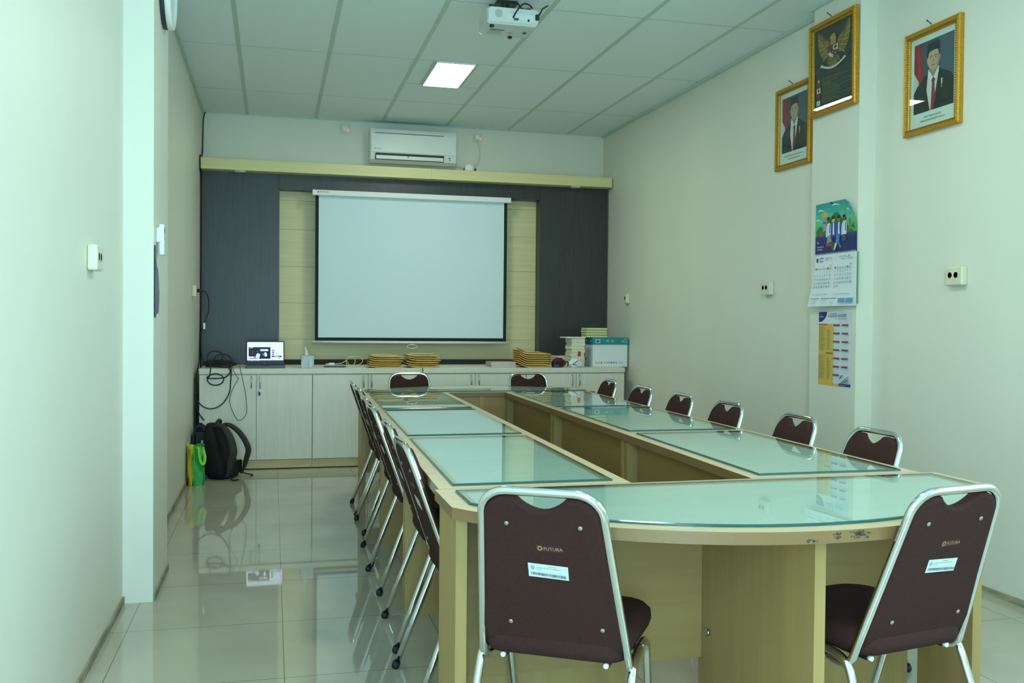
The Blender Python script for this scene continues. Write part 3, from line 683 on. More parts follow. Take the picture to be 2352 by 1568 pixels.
# ================================================================= CHAIRS
def make_chair():
    t = thing('stacking_chair', '', 'chair')
    ln = math.hypot(.155, .44); ty, tz = -.155/ln, .44/ln          # back plane direction (leans back)
    J = Vector((0, 0, .375))
    def bp(x, s, d=0): return J + Vector((x, ty*s - tz*d*-1*0, tz*s)) + Vector((0, tz, -ty))*d     # d>0 forward of the hoop
    L = ln
    hw0, hw1, rc = .184, .148, .066
    half = []
    half += [(hw0-.012, .115, -.012+.375), (hw0-.006, .07, .372-.012), (hw0, .03, .362), (hw0+.001, .008, .372)]
    side = [bp(hw0+(hw1-hw0)*k/6, L*(k/6)*(1-rc/L)+.012*(1-k/6)) for k in range(0, 7)]
    cor = []
    cx = hw1-rc
    for i in range(1, 8):
        a_ = (math.pi/2)*i/7; cor.append(bp(cx+rc*math.cos(a_), L-rc+rc*math.sin(a_)))
    right = [Vector(p) for p in half]+side+cor
    left = [Vector((-p.x, p.y, p.z)) for p in reversed(right)]
    MB().tube(right+left, .0105, 12).build('back_frame', M['chrome'], t)
    # upholstered back: outline inside the hoop with a hand slot cut into its top
    def outline(ins, bot):
        w0, w1, r = hw0-.006-ins, hw1-.006-ins, rc-.006
        top = L-.013-ins*.6
        pts = [bp(-w0+.055, bot)[:], ]
        pts = []
        def q(x, s): pts.append((x, s))
        for i in range(7): q(-(w0-.03)+2*(w0-.03)*i/6, bot-.010*math.sin(math.pi*i/6))
        q(w0-.008, bot+.012); q(w0-.0, bot+.05)
        q((w0+w1)/2, (bot+top-r)/2); q(w1, top-r)
        for i in range(1, 6):
            a_ = math.pi/2*i/6; q(w1-r+r*math.cos(a_), top-r+r*math.sin(a_))
        q(w1-r, top)
        nd = .034; nw = .063
        for i in range(0, 13):
            x = nw-2*nw*i/12; q(x, top-nd*(math.cos(x/nw*math.pi/2)**.8 if abs(x) < nw-1e-6 else 0))
        q(-(w1-r), top)
        for i in range(1, 6):
            a_ = math.pi/2+math.pi/2*i/6; q(-(w1-r)+r*math.cos(a_), top-r+r*math.sin(a_))
        q(-w1, top-r); q(-(w0+w1)/2, (bot+top-r)/2); q(-w0, bot+.05); q(-(w0-.008), bot+.012)
        return pts
    o0, o1 = outline(0, .035), outline(.012, .05)
    b = MB()
    ringsv = [[bp(x, s, d) for (x, s) in o] for (o, d) in ((o1, -.010), (o0, -.006), (o0, .006), (o1, .020))]
    b.rings(ringsv, True, True)
    bk = b.build('backrest', M['fabric'], t)
    for (x, s) in ((-.085, .385), (.092, .385), (-.100, .11), (.128, .11)):
        b = MB(); c = bp(x, s, -.0101); nn = Vector((0, -tz, ty))
        prof = [(.0058, 0), (.0058, .001), (.004, .0022), (.001, .0026)]; rr = []
        for (r_, h_) in prof: rr.append([c+nn*h_+Vector((1, 0, 0))*r_*math.cos(2*math.pi*k/12)+Vector((0, ty, tz))*r_*math.sin(2*math.pi*k/12) for k in range(12)])
        b.rings(rr); b.build('screw', M['screw'], bk)
    U, V = (1, 0, 0), (0, ty, tz)
    a = Art(bp(-.018, .315, -.0102), U, V, .062, .018); a.rect(0, 0, 1, 1, (36, 24, 44)); a.disc(.15, .5, .10, .36, (186, 128, 52)); a.disc(.15, .5, .055, .2, (36, 24, 44)); a.text('FUTURA', .29, .24, .0088, (192, 134, 56)); a.build('badge', bk)
    a = Art(bp(-.042, .245, -.0102), (1, 0, -.035), V, .098, .037); a.rect(0, 0, 1, 1, (200, 208, 204)); a.disc(.11, .68, .05, .17, (150, 166, 172)); a.text('INVENTARIS', .5, .82, .0026, (70, 80, 90)); a.text('UNIVERSITAS  FAKULTAS  PENDIDIKAN', .22, .68, .0024, (80, 90, 100))
    a.rect(.2, .5, .35, .62, (180, 194, 196))
    q = random.Random(4); u = .06
    while u < .93:
        w_ = q.choice((.008, .014, .02)); a.rect(u, .17, u+w_, .36, (52, 60, 72)); u += w_+q.choice((.008, .012, .02))
    st = a.build('asset_sticker', bk); st['label'] = 'white barcode sticker'
    # seat
    b = MB(); rr = []
    def seat_out(k, ins):
        pts = []
        for (sx, sy, a0) in ((1, 1, 0), (-1, 1, 90), (-1, -1, 180), (1, -1, 270)):
            wx, wy, r = (.192 if sy > 0 else .180)-ins, .20-ins, (.075 if sy > 0 else .05)
            for i in range(6):
                a_ = R(a0+90*i/5); pts.append((sx*(wx-r)+r*math.cos(a_), .165+sy*(wy-r)+r*math.sin(a_)))
        return pts
    for (z, ins) in ((.388, .02), (.392, .006), (.41, 0), (.432, .002), (.446, .014), (.452, .035), (.455, .07)):
        rr.append([(p[0], p[1], z+.004*math.sin((p[1]+.03)/.4*math.pi)) for p in seat_out(0, ins)])
    b.rings(rr); b.build('seat', M['fabric'], t)
    # legs
    for sx in (1, -1):
        foot = Vector((sx*.208, -.135, .012)); top_ = Vector((sx*.192, -.004, .352))
        p = [foot, foot.lerp(top_, .5), foot.lerp(top_, .9), top_, Vector((sx*.192, .012, .372)), Vector((sx*.191, .045, .384)), Vector((sx*.19, .12, .388))]
        lg = MB().tube([p[0], p[1]]+smooth_path(p[2:], 4), .0112, 10).build('leg', M['chrome'], t)
        d = (top_-foot).normalized(); MB().tube([foot-d*.012, foot-d*.004, foot+d*.012], [.010, .0145, .0145], 10).build('rubber_foot', M['rubber'], lg)
        ff = Vector((sx*.186, .335, .012)); tf = Vector((sx*.19, .225, .352))
        p = [ff, ff.lerp(tf, .5), ff.lerp(tf, .92), tf, Vector((sx*.19, .205, .377)), Vector((sx*.19, .17, .387)), Vector((sx*.19, .12, .388))]
        lg = MB().tube([p[0], p[1]]+smooth_path(p[2:], 4), .0112, 10).build('leg', M['chrome'], t)
        d = (tf-ff).normalized(); MB().tube([ff-d*.012, ff-d*.004, ff+d*.012], [.010, .0145, .0145], 10).build('rubber_foot', M['rubber'], lg)
        br = MB().box((sx*.13-.007, -.002, .373), (sx*.13+.007, .30, .386)).build('support_bar', M['blackpl'], t)
        MB().tube([(sx*.13, -.003, .379), (sx*.13, -.014, .379)], .0065, 10).build('end_cap', M['white'], br)
    MB().tube([(-.19, .13, .385), (.19, .13, .385)], .008, 8).build('cross_bar', M['blackpl'], t)
    return t
proto = make_chair()
base = 'maroon chrome-framed stacking chair '
seq = ['nearest the viewer', 'second from the viewer', 'third from the viewer', 'fourth from the viewer', 'fifth from the viewer', 'farthest from the viewer']
L_ = [(1.170, -5.735, 1), (1.190, -5.174, -1), (1.203, -4.43, 1), (1.220, -3.94, 0), (1.248, -3.235, 1), (1.258, -2.70, -1)]
R_ = [(2.626, -5.75, 1), (2.646, -5.18, -1), (2.668, -4.51, 1), (2.672, -3.95, -1), (2.688, -3.34, 1), (2.724, -2.645, -1)]
spots = [(x, y, R(-90+a_), base+'in the aisle-side row, '+s_, 'chairs along the aisle side') for (x, y, a_), s_ in zip(L_, seq)]
spots += [(x, y, R(90+a_), base+'in the row by the calendar wall, '+s_, 'chairs along the calendar wall side') for (x, y, a_), s_ in zip(R_, seq)]
spots += [(1.612, -1.826, R(178.5), base+'at the far end table, nearer the aisle', 'chairs at the far end table'), (2.545, -1.862, R(183), base+'at the far end table, nearer the carton', 'chairs at the far end table'),
          (1.288, -6.575, R(-31.5), base+'at the near end table, barcode sticker in full view', 'chairs at the near end table'),
          (2.180, -6.716, R(10.5), base+'at the near end table, seen at an angle', 'chairs at the near end table')]
for i, (x, y, a_, lab, grp) in enumerate(spots):
    o = proto if i == 0 else copy_tree(proto)
    o.location = (x, y, 0); o.rotation_euler = (0, 0, a_); o['label'] = lab; o['group'] = grp

# ================================================================= PROJECTOR
t = thing('ceiling_projector', 'white projector hanging from the ceiling grid above the table', 'projector')
b = MB()
def pr(y, z0, z1, x0, x1): return [(x0, y, z0+.01), (x0+.015, y, z0), (x1-.015, y, z0), (x1, y, z0+.01), (x1, y, z1-.01), (x1-.015, y, z1), (x0+.015, y, z1), (x0, y, z1-.01)]
b.rings([pr(-3.615, 2.895, 2.972, 1.775, 2.062), pr(-3.60, 2.882, 2.978, 1.768, 2.062), pr(-3.40, 2.880, 2.975, 1.766, 2.060), pr(-3.365, 2.888, 2.965, 1.775, 2.052)], True, False)
b.build('body', mat('projector_white', (206, 212, 206), .4), t)
a = Art((1.775, -3.6162, 2.895), (1, 0, 0), (0, 0, 1), .287, .077); a.disc(.2, .55, .075, .3, (176, 178, 172)); a.rect(.37, .1, .95, .6, (214, 220, 218)); a.rect(.38, .14, .95, .17, (190, 196, 194))
a.rect(.5, .14, .6, .32, (40, 84, 104)); a.rect(.78, .12, .82, .3, (30, 50, 54)); a.build('port_panel', t)
a = Art((1.775, -3.375, 2.8795), (1, 0, 0), (0, -1, 0), .28, .22); a.N = Vector((0, 0, -1))
a.rect(.12, .52, .42, .60, (150, 158, 156)); a.rect(.12, .60, .42, .63, (84, 96, 100)); a.rect(.1, .22, .4, .46, (182, 190, 184)); a.rect(.48, .40, .62, .425, (130, 140, 140)); a.rect(.56, .84, .64, .86, (130, 140, 140)); a.rect(.82, .42, .9, .58, (84, 100, 150)); a.disc(.8, .62, .012, .02, (150, 190, 240)); a.build('underside_print', t)
for (x, y) in ((1.80, -3.58), (1.95, -3.40)): MB().lathe([(.012, 2.8805), (.014, 2.872), (.010, 2.868)], (x, y, 0), 'z', 12).build('foot', M['blackpl'], t)
MB().lathe([(.012, 2.978), (.012, 2.99)], (1.792, -3.59, 0), 'z', 12).build('adjuster', M['blackpl'], t)
b = MB(); b.box((1.845, -3.52, 3.028), (1.965, -3.42, 3.0465)); b.box((1.875, -3.515, 2.985), (1.885, -3.49, 3.03)); b.box((1.905, -3.515, 2.985), (1.915, -3.49, 3.03)); b.box((1.862, -3.53, 2.976), (1.922, -3.47, 2.99)); b.build('ceiling_mount', M['blackpl'], t)
b = MB(); b.tube(smooth_path([(1.915, -3.618, 2.92), (1.925, -3.65, 2.945), (1.96, -3.66, 2.985), (2.005, -3.62, 2.998), (2.035, -3.58, 2.995)], 6), .0045, 8); b.build('cable', M['rubber'], t)
b = MB(); b.tube(smooth_path([(1.967, -3.5, 3.046), (1.972, -3.53, 3.02), (1.985, -3.56, 2.992), (2.03, -3.57, 2.992)], 5), .004, 8); b.build('cable', M['rubber'], t)
b = MB(); b.tube(smooth_path([(2.055, -3.618, 2.93), (2.07, -3.63, 2.955), (2.10, -3.57, 3.0), (2.15, -3.5, 3.044)], 5), .0045, 8); b.box((2.044, -3.632, 2.915), (2.064, -3.6155, 2.945), .002); b.build('cable', M['rubber'], t)

# ================================================================= WALL FITTINGS
def wall_outlet(x, y, z, nx, gangs, lab):
    """surface box on a side wall; nx = direction it faces"""
    t = thing('wall_outlet', lab, 'power outlet', (x, y, z), R(90) if nx > 0 else R(-90), 'surface power outlets')
    w = .056 if gangs > 1 else .042      # local: x along the wall, -y out of it
    MB().box((-w, -.034, -.044), (w, -.0005, .044), .007, 3).build('box', M['cream'], t)
    for k in range(gangs):
        cx = -w*.35+.040*k-.004 if gangs > 1 else 0
        r_ = .018
        o = MB(); o.lathe([(r_+.002, -.0342), (r_+.002, -.0355), (r_, -.0355), (r_-.002, -.0346)], (cx, 0, .004), 'y', 20); o.build('outlet_rim', M['cream'], t)
        o = MB(); o.lathe([(r_-.002, -.0343), (r_-.004, -.0346)], (cx, 0, .004), 'y', 20); rc_ = o.build('outlet_recess', mat('outlet_recess', (176, 172, 148), .5), t)
        o = MB(); o.box((cx-.0085, -.0349, .0028), (cx-.0045, -.0344, .0055)); o.box((cx+.0045, -.0349, .0028), (cx+.0085, -.0344, .0055)); o.build('pin_hole', M['blackpl'], rc_)
wall_outlet(W, -4.985, 1.445, -1, 2, 'cream double outlet on the right wall below the portrait nearest the viewer')
wall_outlet(W, -3.232, 1.447, -1, 2, 'cream double outlet on the right wall beside the hanging calendar')
wall_outlet(W, -.715, 1.44, -1, 1, 'small cream outlet on the right wall above the paper carton')
wall_outlet(0, -5.27, 1.415, 1, 2, 'cream double outlet on the left wall in front of the column')
wall_outlet(0, -1.0, 1.435, 1, 1, 'cream outlet on the left wall with a black plug in it')
t = thing('plug_cable', 'black plug and cord running from the left wall outlet down to the coil', 'cable')
b = MB(); b.lathe([(.014, .0362), (.014, .062), (.010, .074), (.005, .082)], (0, -1.0, 1.439), 'x', 14); b.build('plug', M['blackpl'], t)
b = MB(); b.tube(smooth_path([(.08, -1.0, 1.438), (.105, -.97, 1.42), (.118, -.92, 1.36), (.112, -.85, 1.28), (.075, -.75, 1.19), (.045, -.66, 1.10), (.03, -.55, .98), (.04, -.50, .90), (.05, -.45, .845), (.06, -.40, .8255)], 6), .0035, 8); b.build('cord', M['rubber'], t)
MB().box((.066, -.758, 1.135), (.082, -.742, 1.185), .002).build('cord_tag', M['white'], t)
cable('corner_cable', 'black cable running down the corner left of the charcoal panel', [(.03, -.03, 3.04), (.014, -.03, 2.98), (.009, -.03, 2.80), (.0065, -.05, 2.66), (.006, -.305, 2.61), (.006, -.31, 2.5), (.0065, -.22, 2.42), (.0065, -.215, 1.9), (.0065, -.22, 1.3), (.0065, -.3, 1.0), (.02, -.55, .86), (.025, -.80, .80), (.022, -.885, .70), (.018, -.89, .40), (.02, -.885, .2)], .0052, M['rubber'], 6)

# clock on the column
t = thing('wall_clock', 'round white wall clock high on the left column', 'clock', (.1215, -4.2, 2.70))
MB().lathe([(.165, 0), (.168, .006), (.168, .02)], (0, 0, 0), 'x', 48).build('back_shell', mat('dark_clock_back', (52, 50, 66), .4), t)
MB().lathe([(.169, .0202), (.172, .03), (.168, .045), (.150, .048), (.148, .036)], (0, 0, 0), 'x', 48).build('rim', M['white'], t)
f = MB().lathe([(.148, .0345), (.147, .0355)], (0, 0, 0), 'x', 48).build('dial', M['paper'], t)
b = MB(); b.box((.037, -.004, -.01), (.039, .004, .10)); b.build('hand', M['blackpl'], f)
b = MB(); b.box((.0395, -.07, -.004), (.041, .01, .004)); b.build('hand', M['blackpl'], f)
t = thing('remote_holder', 'white remote control in a wall holder on the left column', 'remote control', (.1215, -4.415, 1.53))
MB().box((0, -.028, .01), (.022, .028, .075), .004).build('holder', M['white'], t)
MB().box((.010, -.022, -.045), (.032, .022, .09), .006).build('remote', mat('remote_white', (238, 240, 238), .3), t)
a = Art((.0326, -.018, .0), (0, 1, 0), (0, 0, 1), .036, .08); a.rect(.1, .62, .9, .95, (120, 134, 130)); a.rect(.2, .3, .8, .42, (180, 190, 190)); a.build('remote_buttons', t)
t = thing('notice_sheet', 'grey printed notice taped to the left column below the remote holder', 'notice')
b = MB(); b.quad_grid(lambda u, v: (.1222+.010*(1-u)**2*.3+.004*math.sin(v*5)*u, -4.512+.15*u, 1.215+.31*v), 6, 8); b.build('sheet', mat('grey_notice', (112, 112, 136), .6, noise=.2, nscale=(20, 20, 20)), t)
b = MB(); b.box((.1225, -4.45, 1.21), (.1232, -4.37, 1.232)); b.build('tape', M['paper'], t)

# framed pictures --------------------------------------------------
def frame(name, label, x, y0, y1, z0, z1, fw, art_fn, nail_y, lean=None):
    """picture on the right-hand wall: y0 is the edge farther from the viewer"""
    t = thing(name, label, 'framed picture', (x, (y0+y1)/2, (z0+z1)/2)); w, h = y0-y1, z1-z0
    cx = Vector(t.location)
    if lean: t.rotation_euler = (0, lean[0], lean[1]); t.location.x -= .0075
    b = MB(); prof = [(0, 0.001), (0, .022), (.006, .028), (.012, .024), (.020, .027), (.030, .018), (fw, .012), (fw, .006)]
    rr = []
    for (i, d) in prof:
        rr.append([(-d, w/2-i, -h/2+i), (-d, w/2-i, h/2-i), (-d, -w/2+i, h/2-i), (-d, -w/2+i, -h/2+i)])
    b.rings(rr, False, False); b.build('frame', M['gold'], t)
    q = []
    b = MB()
    n1, n2 = int(w/.012), int(h/.012)
    for i in range(n1):
        yy = -w/2+.02+(w-.04)*i/(n1-1)
        for zz in (-h/2+.026, h/2-.026): b.box((-.0265, yy-.0035, zz-.004), (-.020, yy+.0035, zz+.004))
    for i in range(n2):
        zz = -h/2+.02+(h-.04)*i/(n2-1)
        for yy in (-w/2+.026, w/2-.026): b.box((-.0265, yy-.004, zz-.0035), (-.020, yy+.004, zz+.0035))
    o = b.build('carved_bead', mat('dull_gilt_bead', (150, 108, 40), .5, .3), t)
    MB().box((-.006, -w/2+fw-.002, -h/2+fw-.002), (-.001, w/2-fw+.002, h/2-fw+.002)).build('backing', mat('backing_board', (120, 100, 70), .8), t)
    a = Art((-.0062, w/2-fw, -h/2+fw), (0, -1, 0), (0, 0, 1), w-2*fw, h-2*fw); art_fn(a); a.build('print', t)
    b = MB(); g_ = .0317; b.face([(-.016, w/2-g_, -h/2+g_), (-.016, -w/2+g_, -h/2+g_), (-.016, -w/2+g_, h/2-g_), (-.016, w/2-g_, h/2-g_)], ); b.build('glazing', PANE, t, False)
    b = MB(); ny = nail_y-cx.y; b.tube([(-.004, ny, h/2+.014), (-.028, ny+.0, h/2+.028)], .0022, 8); b.lathe([(.004, -.031), (.004, -.028)], (0, ny, h/2+.0285), 'x', 10); b.tube([(-.006, ny, h/2+.016), (-.01, ny-.01, h/2-.002)], .0012, 6); b.build('nail', M['blackpl'], t)
def portrait(a, lines, smile, older):
    a.rect(0, 0, 1, 1, (226, 232, 226)); L, Rr, B, T = .07, .93, .16, .935
    def X(u): return L+(Rr-L)*u
    def Y(v): return B+(T-B)*v
    def pl(pts, c): a.poly([(X(u), Y(v)) for u, v in pts], c)
    a.rect(L, B, Rr, T, (70, 80, 96))
    pl([(.35, 0), (1, 0), (1, 1), (.6, 1)], (78, 92, 110))
    pl([(0, .42), (.28, .20), (.28, 1), (0, 1)], (70, 80, 96))
    pl([(0, .60), (.12, .46), (.27, .36), (.24, .62), (.17, 1), (0, 1)], (150, 34, 44)); pl([(.10, .48), (.2, .41), (.17, .7), (.12, 1), (.08, 1)], (172, 42, 52)); pl([(0, .22), (.14, .36), (.12, .46), (0, .60)], (206, 208, 212))
    s = .0 if not older else .0
    pl([(0, 0), (1, 0), (1, .37), (.93, .44), (.78, .50), (.64, .56), (.5, .46), (.36, .54), (.24, .47), (.10, .40), (0, .30)], (30, 38, 44))
    pl([(.38, .0), (.33, .30), (.36, .54), (.5, .42), (.64, .56), (.56, .26), (.48, 0)], (214, 220, 220))
    pl([(.36, .54), (.42, .62), (.60, .62), (.64, .56), (.5, .44)], (176, 140, 122))
    pl([(.355, .50), (.375, .585), (.49, .46), (.45, .41)], (232, 234, 232)); pl([(.645, .52), (.635, .60), (.50, .46), (.56, .42)], (226, 230, 228))
    pl([(.45, .42), (.50, .465), (.55, .42), (.53, .38), (.56, .10), (.54, 0), (.44, 0), (.47, .38)], (156, 38, 44))
    pl([(.365, .545), (.33, .30), (.42, .0), (.28, 0), (.26, .40)], (24, 30, 36)); pl([(.635, .565), (.62, .30), (.50, .0), (.66, 0), (.72, .42)], (24, 30, 36))
    # head
    fc = (206, 168, 146) if not older else (200, 164, 146); face = []
    for i in range(28):
        an = 2*math.pi*i/28; rx = .152 if math.sin(an) > -.2 else .152-.035*(-math.sin(an)-.2); face.append((.50+rx*math.cos(an), .715+.150*math.sin(an)-(.012 if math.sin(an) < 0 else 0)))
    pl([(.335, .70), (.325, .745), (.345, .76), (.36, .70), (.35, .66)], (186, 146, 126)); pl([(.665, .70), (.675, .745), (.655, .76), (.64, .70), (.65, .66)], (186, 146, 126))
    pl(face, fc); pl([(.58, .60), (.645, .67), (.652, .75), (.62, .80), (.60, .70)], (184, 144, 124))
    hair = (30, 28, 30) if not older else (70, 70, 74)
    pl([(.345, .73), (.345, .82), (.38, .82), (.365, .76)], hair); pl([(.655, .73), (.655, .82), (.62, .82), (.635, .76)], hair)
    for sx in (-1, 1):
        cx = .5+sx*.062
        pl([(cx-.042, .752+(.004 if sx < 0 else .008)), (cx, .768), (cx+.042, .752+(.008 if sx < 0 else .004)), (cx+.03, .750), (cx, .758), (cx-.03, .750)], (52, 42, 40))
        a.disc(X(cx), Y(.730), .022, .006, (214, 200, 188)); a.disc(X(cx), Y(.730), .0125, .0065, (40, 32, 30))
    pl([(.495, .735), (.475, .675), (.50, .668), (.53, .675), (.515, .735)], (190, 150, 128)); pl([(.478, .672), (.50, .664), (.526, .672), (.5, .668)], (140, 100, 86))
    if smile: pl([(.43, .640), (.47, .628), (.53, .628), (.57, .640), (.53, .617), (.47, .617)], (150, 84, 80))
    else: pl([(.45, .634), (.5, .640), (.55, .634), (.53, .622), (.47, .622)], (160, 96, 90))
    # black velvet cap
    pl([(.335, .805), (.345, .905), (.37, .955), (.60, .965), (.655, .93), (.665, .82), (.60, .835), (.50, .838), (.40, .825)], (26, 30, 32)); pl([(.37, .952), (.60, .962), (.58, .94), (.40, .935)], (44, 50, 50))
    pl([(.70, .40), (.74, .40), (.735, .32), (.705, .32)], (214, 200, 150)); pl([(.71, .32), (.73, .32), (.735, .27), (.705, .27)], (190, 150, 60))
    for k, s_ in enumerate(lines): a.text(s_, .5, .095-.042*k, .0088 if k == 0 else .0092, (70, 76, 84), align='c', maxw=a.w*.78)
def garuda(a):
    a.rect(0, 0, 1, 1, (34, 44, 42)); a.rect(.02, .015, .98, .985, (36, 50, 48))
    g1, g2, g3 = (148, 112, 58), (120, 88, 44), (176, 138, 70)
    for sx in (-1, 1):
        X = lambda u: .5+sx*u
        a.poly([(X(.05), .74), (X(.14), .83), (X(.24), .86), (X(.33), .95), (X(.40), .985 if sx > 0 else .93), (X(.42), .86), (X(.40), .76), (X(.35), .68), (X(.26), .62), (X(.14), .62), (X(.06), .66)], g2)
        for i in range(11):         # flight feathers
            f = i/10; u0, v0 = .13+.20*f, .66+.19*f; u1, v1 = .27+.14*math.sin(f*1.9), .60+.36*f
            a.poly([(X(u0), v0), (X(u1+.01), v1-.012), (X(u1+.015), v1+.004), (X(u1), v1+.012), (X(u0+.01), v0+.018)], g1 if i % 2 else g3)
        for i in range(8):
            f = i/7; u0, v0 = .06+.09*f, .66+.13*f; u1, v1 = .18+.07*f, .62+.20*f
            a.poly([(X(u0), v0), (X(u1), v1-.006), (X(u1+.008), v1+.008), (X(u0), v0+.016)], g3 if i % 2 else g1)
        a.poly([(X(.04), .60), (X(.13), .60), (X(.17), .535), (X(.12), .525), (X(.08), .56)], g1)
    a.poly([(.36, .60), (.64, .60), (.60, .50), (.54, .475), (.46, .475), (.40, .50)], g2)
    for i in range(7): u = .40+.2*i/6; a.poly([(.47+.06*i/6, .58), (u+.012, .485), (u-.012, .485)], g1)
    a.poly([(.44, .74), (.56, .74), (.57, .83), (.53, .88), (.47, .875), (.43, .82)], g3); a.poly([(.47, .87), (.42, .85), (.40, .825), (.44, .83), (.47, .84)], (190, 158, 60)); a.disc(.485, .858, .008, .006, (30, 30, 28))
    sh_ = [(.36, .745), (.64, .745), (.64, .66), (.60, .605), (.5, .57), (.40, .605), (.36, .66)]
    a.poly(sh_, (60, 30, 32)); a.poly([(.375, .735), (.5, .735), (.5, .665), (.375, .665)], (140, 42, 50)); a.poly([(.5, .735), (.625, .735), (.625, .665), (.5, .665)], (210, 214, 206))
    a.poly([(.375, .66), (.5, .66), (.5, .58), (.41, .615), (.375, .65)], (210, 214, 206)); a.poly([(.5, .66), (.625, .66), (.625, .65), (.59, .615), (.5, .58)], (140, 42, 50))
    a.disc(.56, .706, .035, .022, (38, 52, 44)); a.rect(.553, .672, .567, .69, (60, 50, 40)); a.poly([(.41, .69), (.43, .715), (.46, .715), (.48, .69), (.445, .68)], (50, 30, 32))
    a.poly([(.45, .675), (.55, .675), (.55, .645), (.5, .62), (.45, .645)], (28, 30, 30)); star = [(.5+(.022 if k % 2 == 0 else .009)*math.sin(k*math.pi/5), .652+(.016 if k % 2 == 0 else .0065)*math.cos(k*math.pi/5)) for k in range(10)]
    a.poly(star, (214, 178, 64)); a.poly([(.40, .60), (.47, .62), (.45, .59)], (180, 150, 70)); a.disc(.56, .628, .012, .01, (208, 176, 80))
    rib = [(.24+.52*i/12, .505-.05*math.sin(math.pi*i/12)) for i in range(13)]
    a.poly(rib+[(u, v+.026) for u, v in reversed(rib)], (206, 212, 204)); a.poly([(.24, .505), (.16, .525), (.20, .545), (.15, .56), (.25, .54)], (196, 202, 194)); a.poly([(.76, .505), (.84, .525), (.80, .545), (.85, .56), (.75, .54)], (196, 202, 194))
    for k, ch in enumerate('BHINNEKA TUNGGAL IKA'):
        if ch == ' ': continue
        f = (k+1)/21; u = .25+.5*f; v = .511-.05*math.sin(math.pi*f); a.text(ch, u, v, .0062, (50, 60, 58), align='c', l=40)
    a.layer = 40
    a.text('PANCASILA', .5, .415, .017, (150, 48, 84), align='c')
    tx = (126, 128, 66); rows = [('KETUHANAN YANG MAHA ESA',), ('KEMANUSIAAN YANG ADIL', 'DAN BERADAB'), ('PERSATUAN INDONESIA',), ('KERAKYATAN YANG DIPIMPIN', 'OLEH HIKMAT KEBIJAKSANAAN', 'DALAM PERMUSYAWARATAN'), ('KEADILAN SOSIAL BAGI', 'SELURUH RAKYAT INDONESIA')]
    v = .365; ic = [(210, 190, 70), (124, 44, 50), (210, 214, 206), (124, 44, 50), (200, 204, 196)]
    for i, rw in enumerate(rows):
        cy = v-.006-.011*(len(rw)-1)
        if i == 0: a.poly([(.12+(.045 if k % 2 == 0 else .018)*math.sin(k*math.pi/5), cy+(.028 if k % 2 == 0 else .011)*math.cos(k*math.pi/5)) for k in range(10)], ic[0])
        else: a.rect(.07, cy-.03, .17, cy+.03, ic[i])
        if i == 2: a.disc(.12, cy+.006, .03, .016, (40, 54, 46)); a.rect(.113, cy-.022, .127, cy, (40, 54, 46))
        for s_ in rw: a.text(s_, .21, v-.008, .0088, tx, maxw=a.w*.72); v -= .026
        if i < 4: a.rect(.20, v+.006, .95, v+.0085, (140, 146, 140)); v -= .020
frame('framed_portrait', 'gold framed portrait of a smiling man in black cap, farther from the viewer', 3.7525, -3.318, -3.722, 2.188, 2.70, .034, lambda a: portrait(a, ['Jenderal TNI (Purn) H. Prabowo Subianto', 'Presiden Republik Indonesia'], True, True), -3.487)
frame('framed_portrait', 'gold framed portrait of a young man in black cap, nearest the viewer', 3.7525, -4.588, -4.99, 2.165, 2.68, .034, lambda a: portrait(a, ['Gibran Rakabuming Raka', 'Wakil Presiden Republik Indonesia'], False, False), -4.765)
frame('framed_emblem', 'gold framed state emblem with golden eagle on the right column', 3.6515, -3.885, -4.322, 2.40, 2.925, .036, garuda, -4.075, (R(-.7), R(1.2)))

# wall calendar ----------------------------------------------------
t = thing('wall_calendar', 'hanging wall calendar with an illustrated top sheet on the right column', 'calendar')
XC = 3.6465
cy0, cy1 = -3.945, -4.345
b = MB(); b.box((XC-.001, cy1-.005, 1.325), (XC+.003, cy0+.0, 1.605)); b.build('under_sheets', mat('calendar_under', (150, 186, 150), .7), t)
a = Art((XC-.004, cy0, 1.610), (0, -1, 0), (0, 0, 1), .40, .288, bend=lambda u, v: .004+.03*(max(0, u-.26)/.14)**2*(v/.288)**2)
top = lambda u: 1.0 if u <= .72 else 1.0-.42*((u-.72)/.28)**1.4
n = 14
def band(v0, v1, c, l):
    for i in range(n):
        u0, u1 = i/n, (i+1)/n; t0, t1 = min(v1, top(u0)), min(v1, top(u1))
        if t0 <= v0 and t1 <= v0: continue
        a.poly([(u0, v0), (u1, v0), (u1, max(t1, v0+.001)), (u0, max(t0, v0+.001))], c, l)
for i, c in enumerate(((70, 170, 80), (90, 184, 110), (96, 190, 140), (70, 180, 160), (50, 164, 156), (40, 150, 150))): band(.36+.107*i, .36+.107*(i+1), c, 1)
band(.0, .36, (38, 46, 104), 1); a.layer = 1
a.poly([(.0, .36), (.02, .48), (.12, .56), (.2, .50), (.45, .78), (.55, .78), (.75, .52), (.85, .46), (.95, .55), (.97, .36)], (34, 116, 48)); a.poly([(0, .40), (.1, .5), (.2, .42), (.2, .36), (0, .36)], (58, 160, 52))
a.poly([(0, .36), (.98, .36), (.98, .28), (.7, .33), (.3, .30), (0, .34)], (44, 66, 120))
for (u, v, s) in ((.14, .86, .10), (.5, .93, .12), (.07, .68, .08), (.80, .80, .05)): a.poly([(u-s, v-.01), (u-s*.4, v+.025), (u+s*.1, v+.02), (u+s, v-.035), (u+s*.3, v-.01), (u-s*.2, v+.0)], (220, 232, 230))
a.rect(.19, .44, .27, .72, (140, 152, 170)); a.poly([(.15, .76), (.17, .83), (.20, .79), (.23, .86), (.26, .79), (.29, .83), (.31, .76), (.26, .72), (.2, .72)], (214, 170, 50)); a.rect(.18, .60, .28, .63, (90, 100, 120))
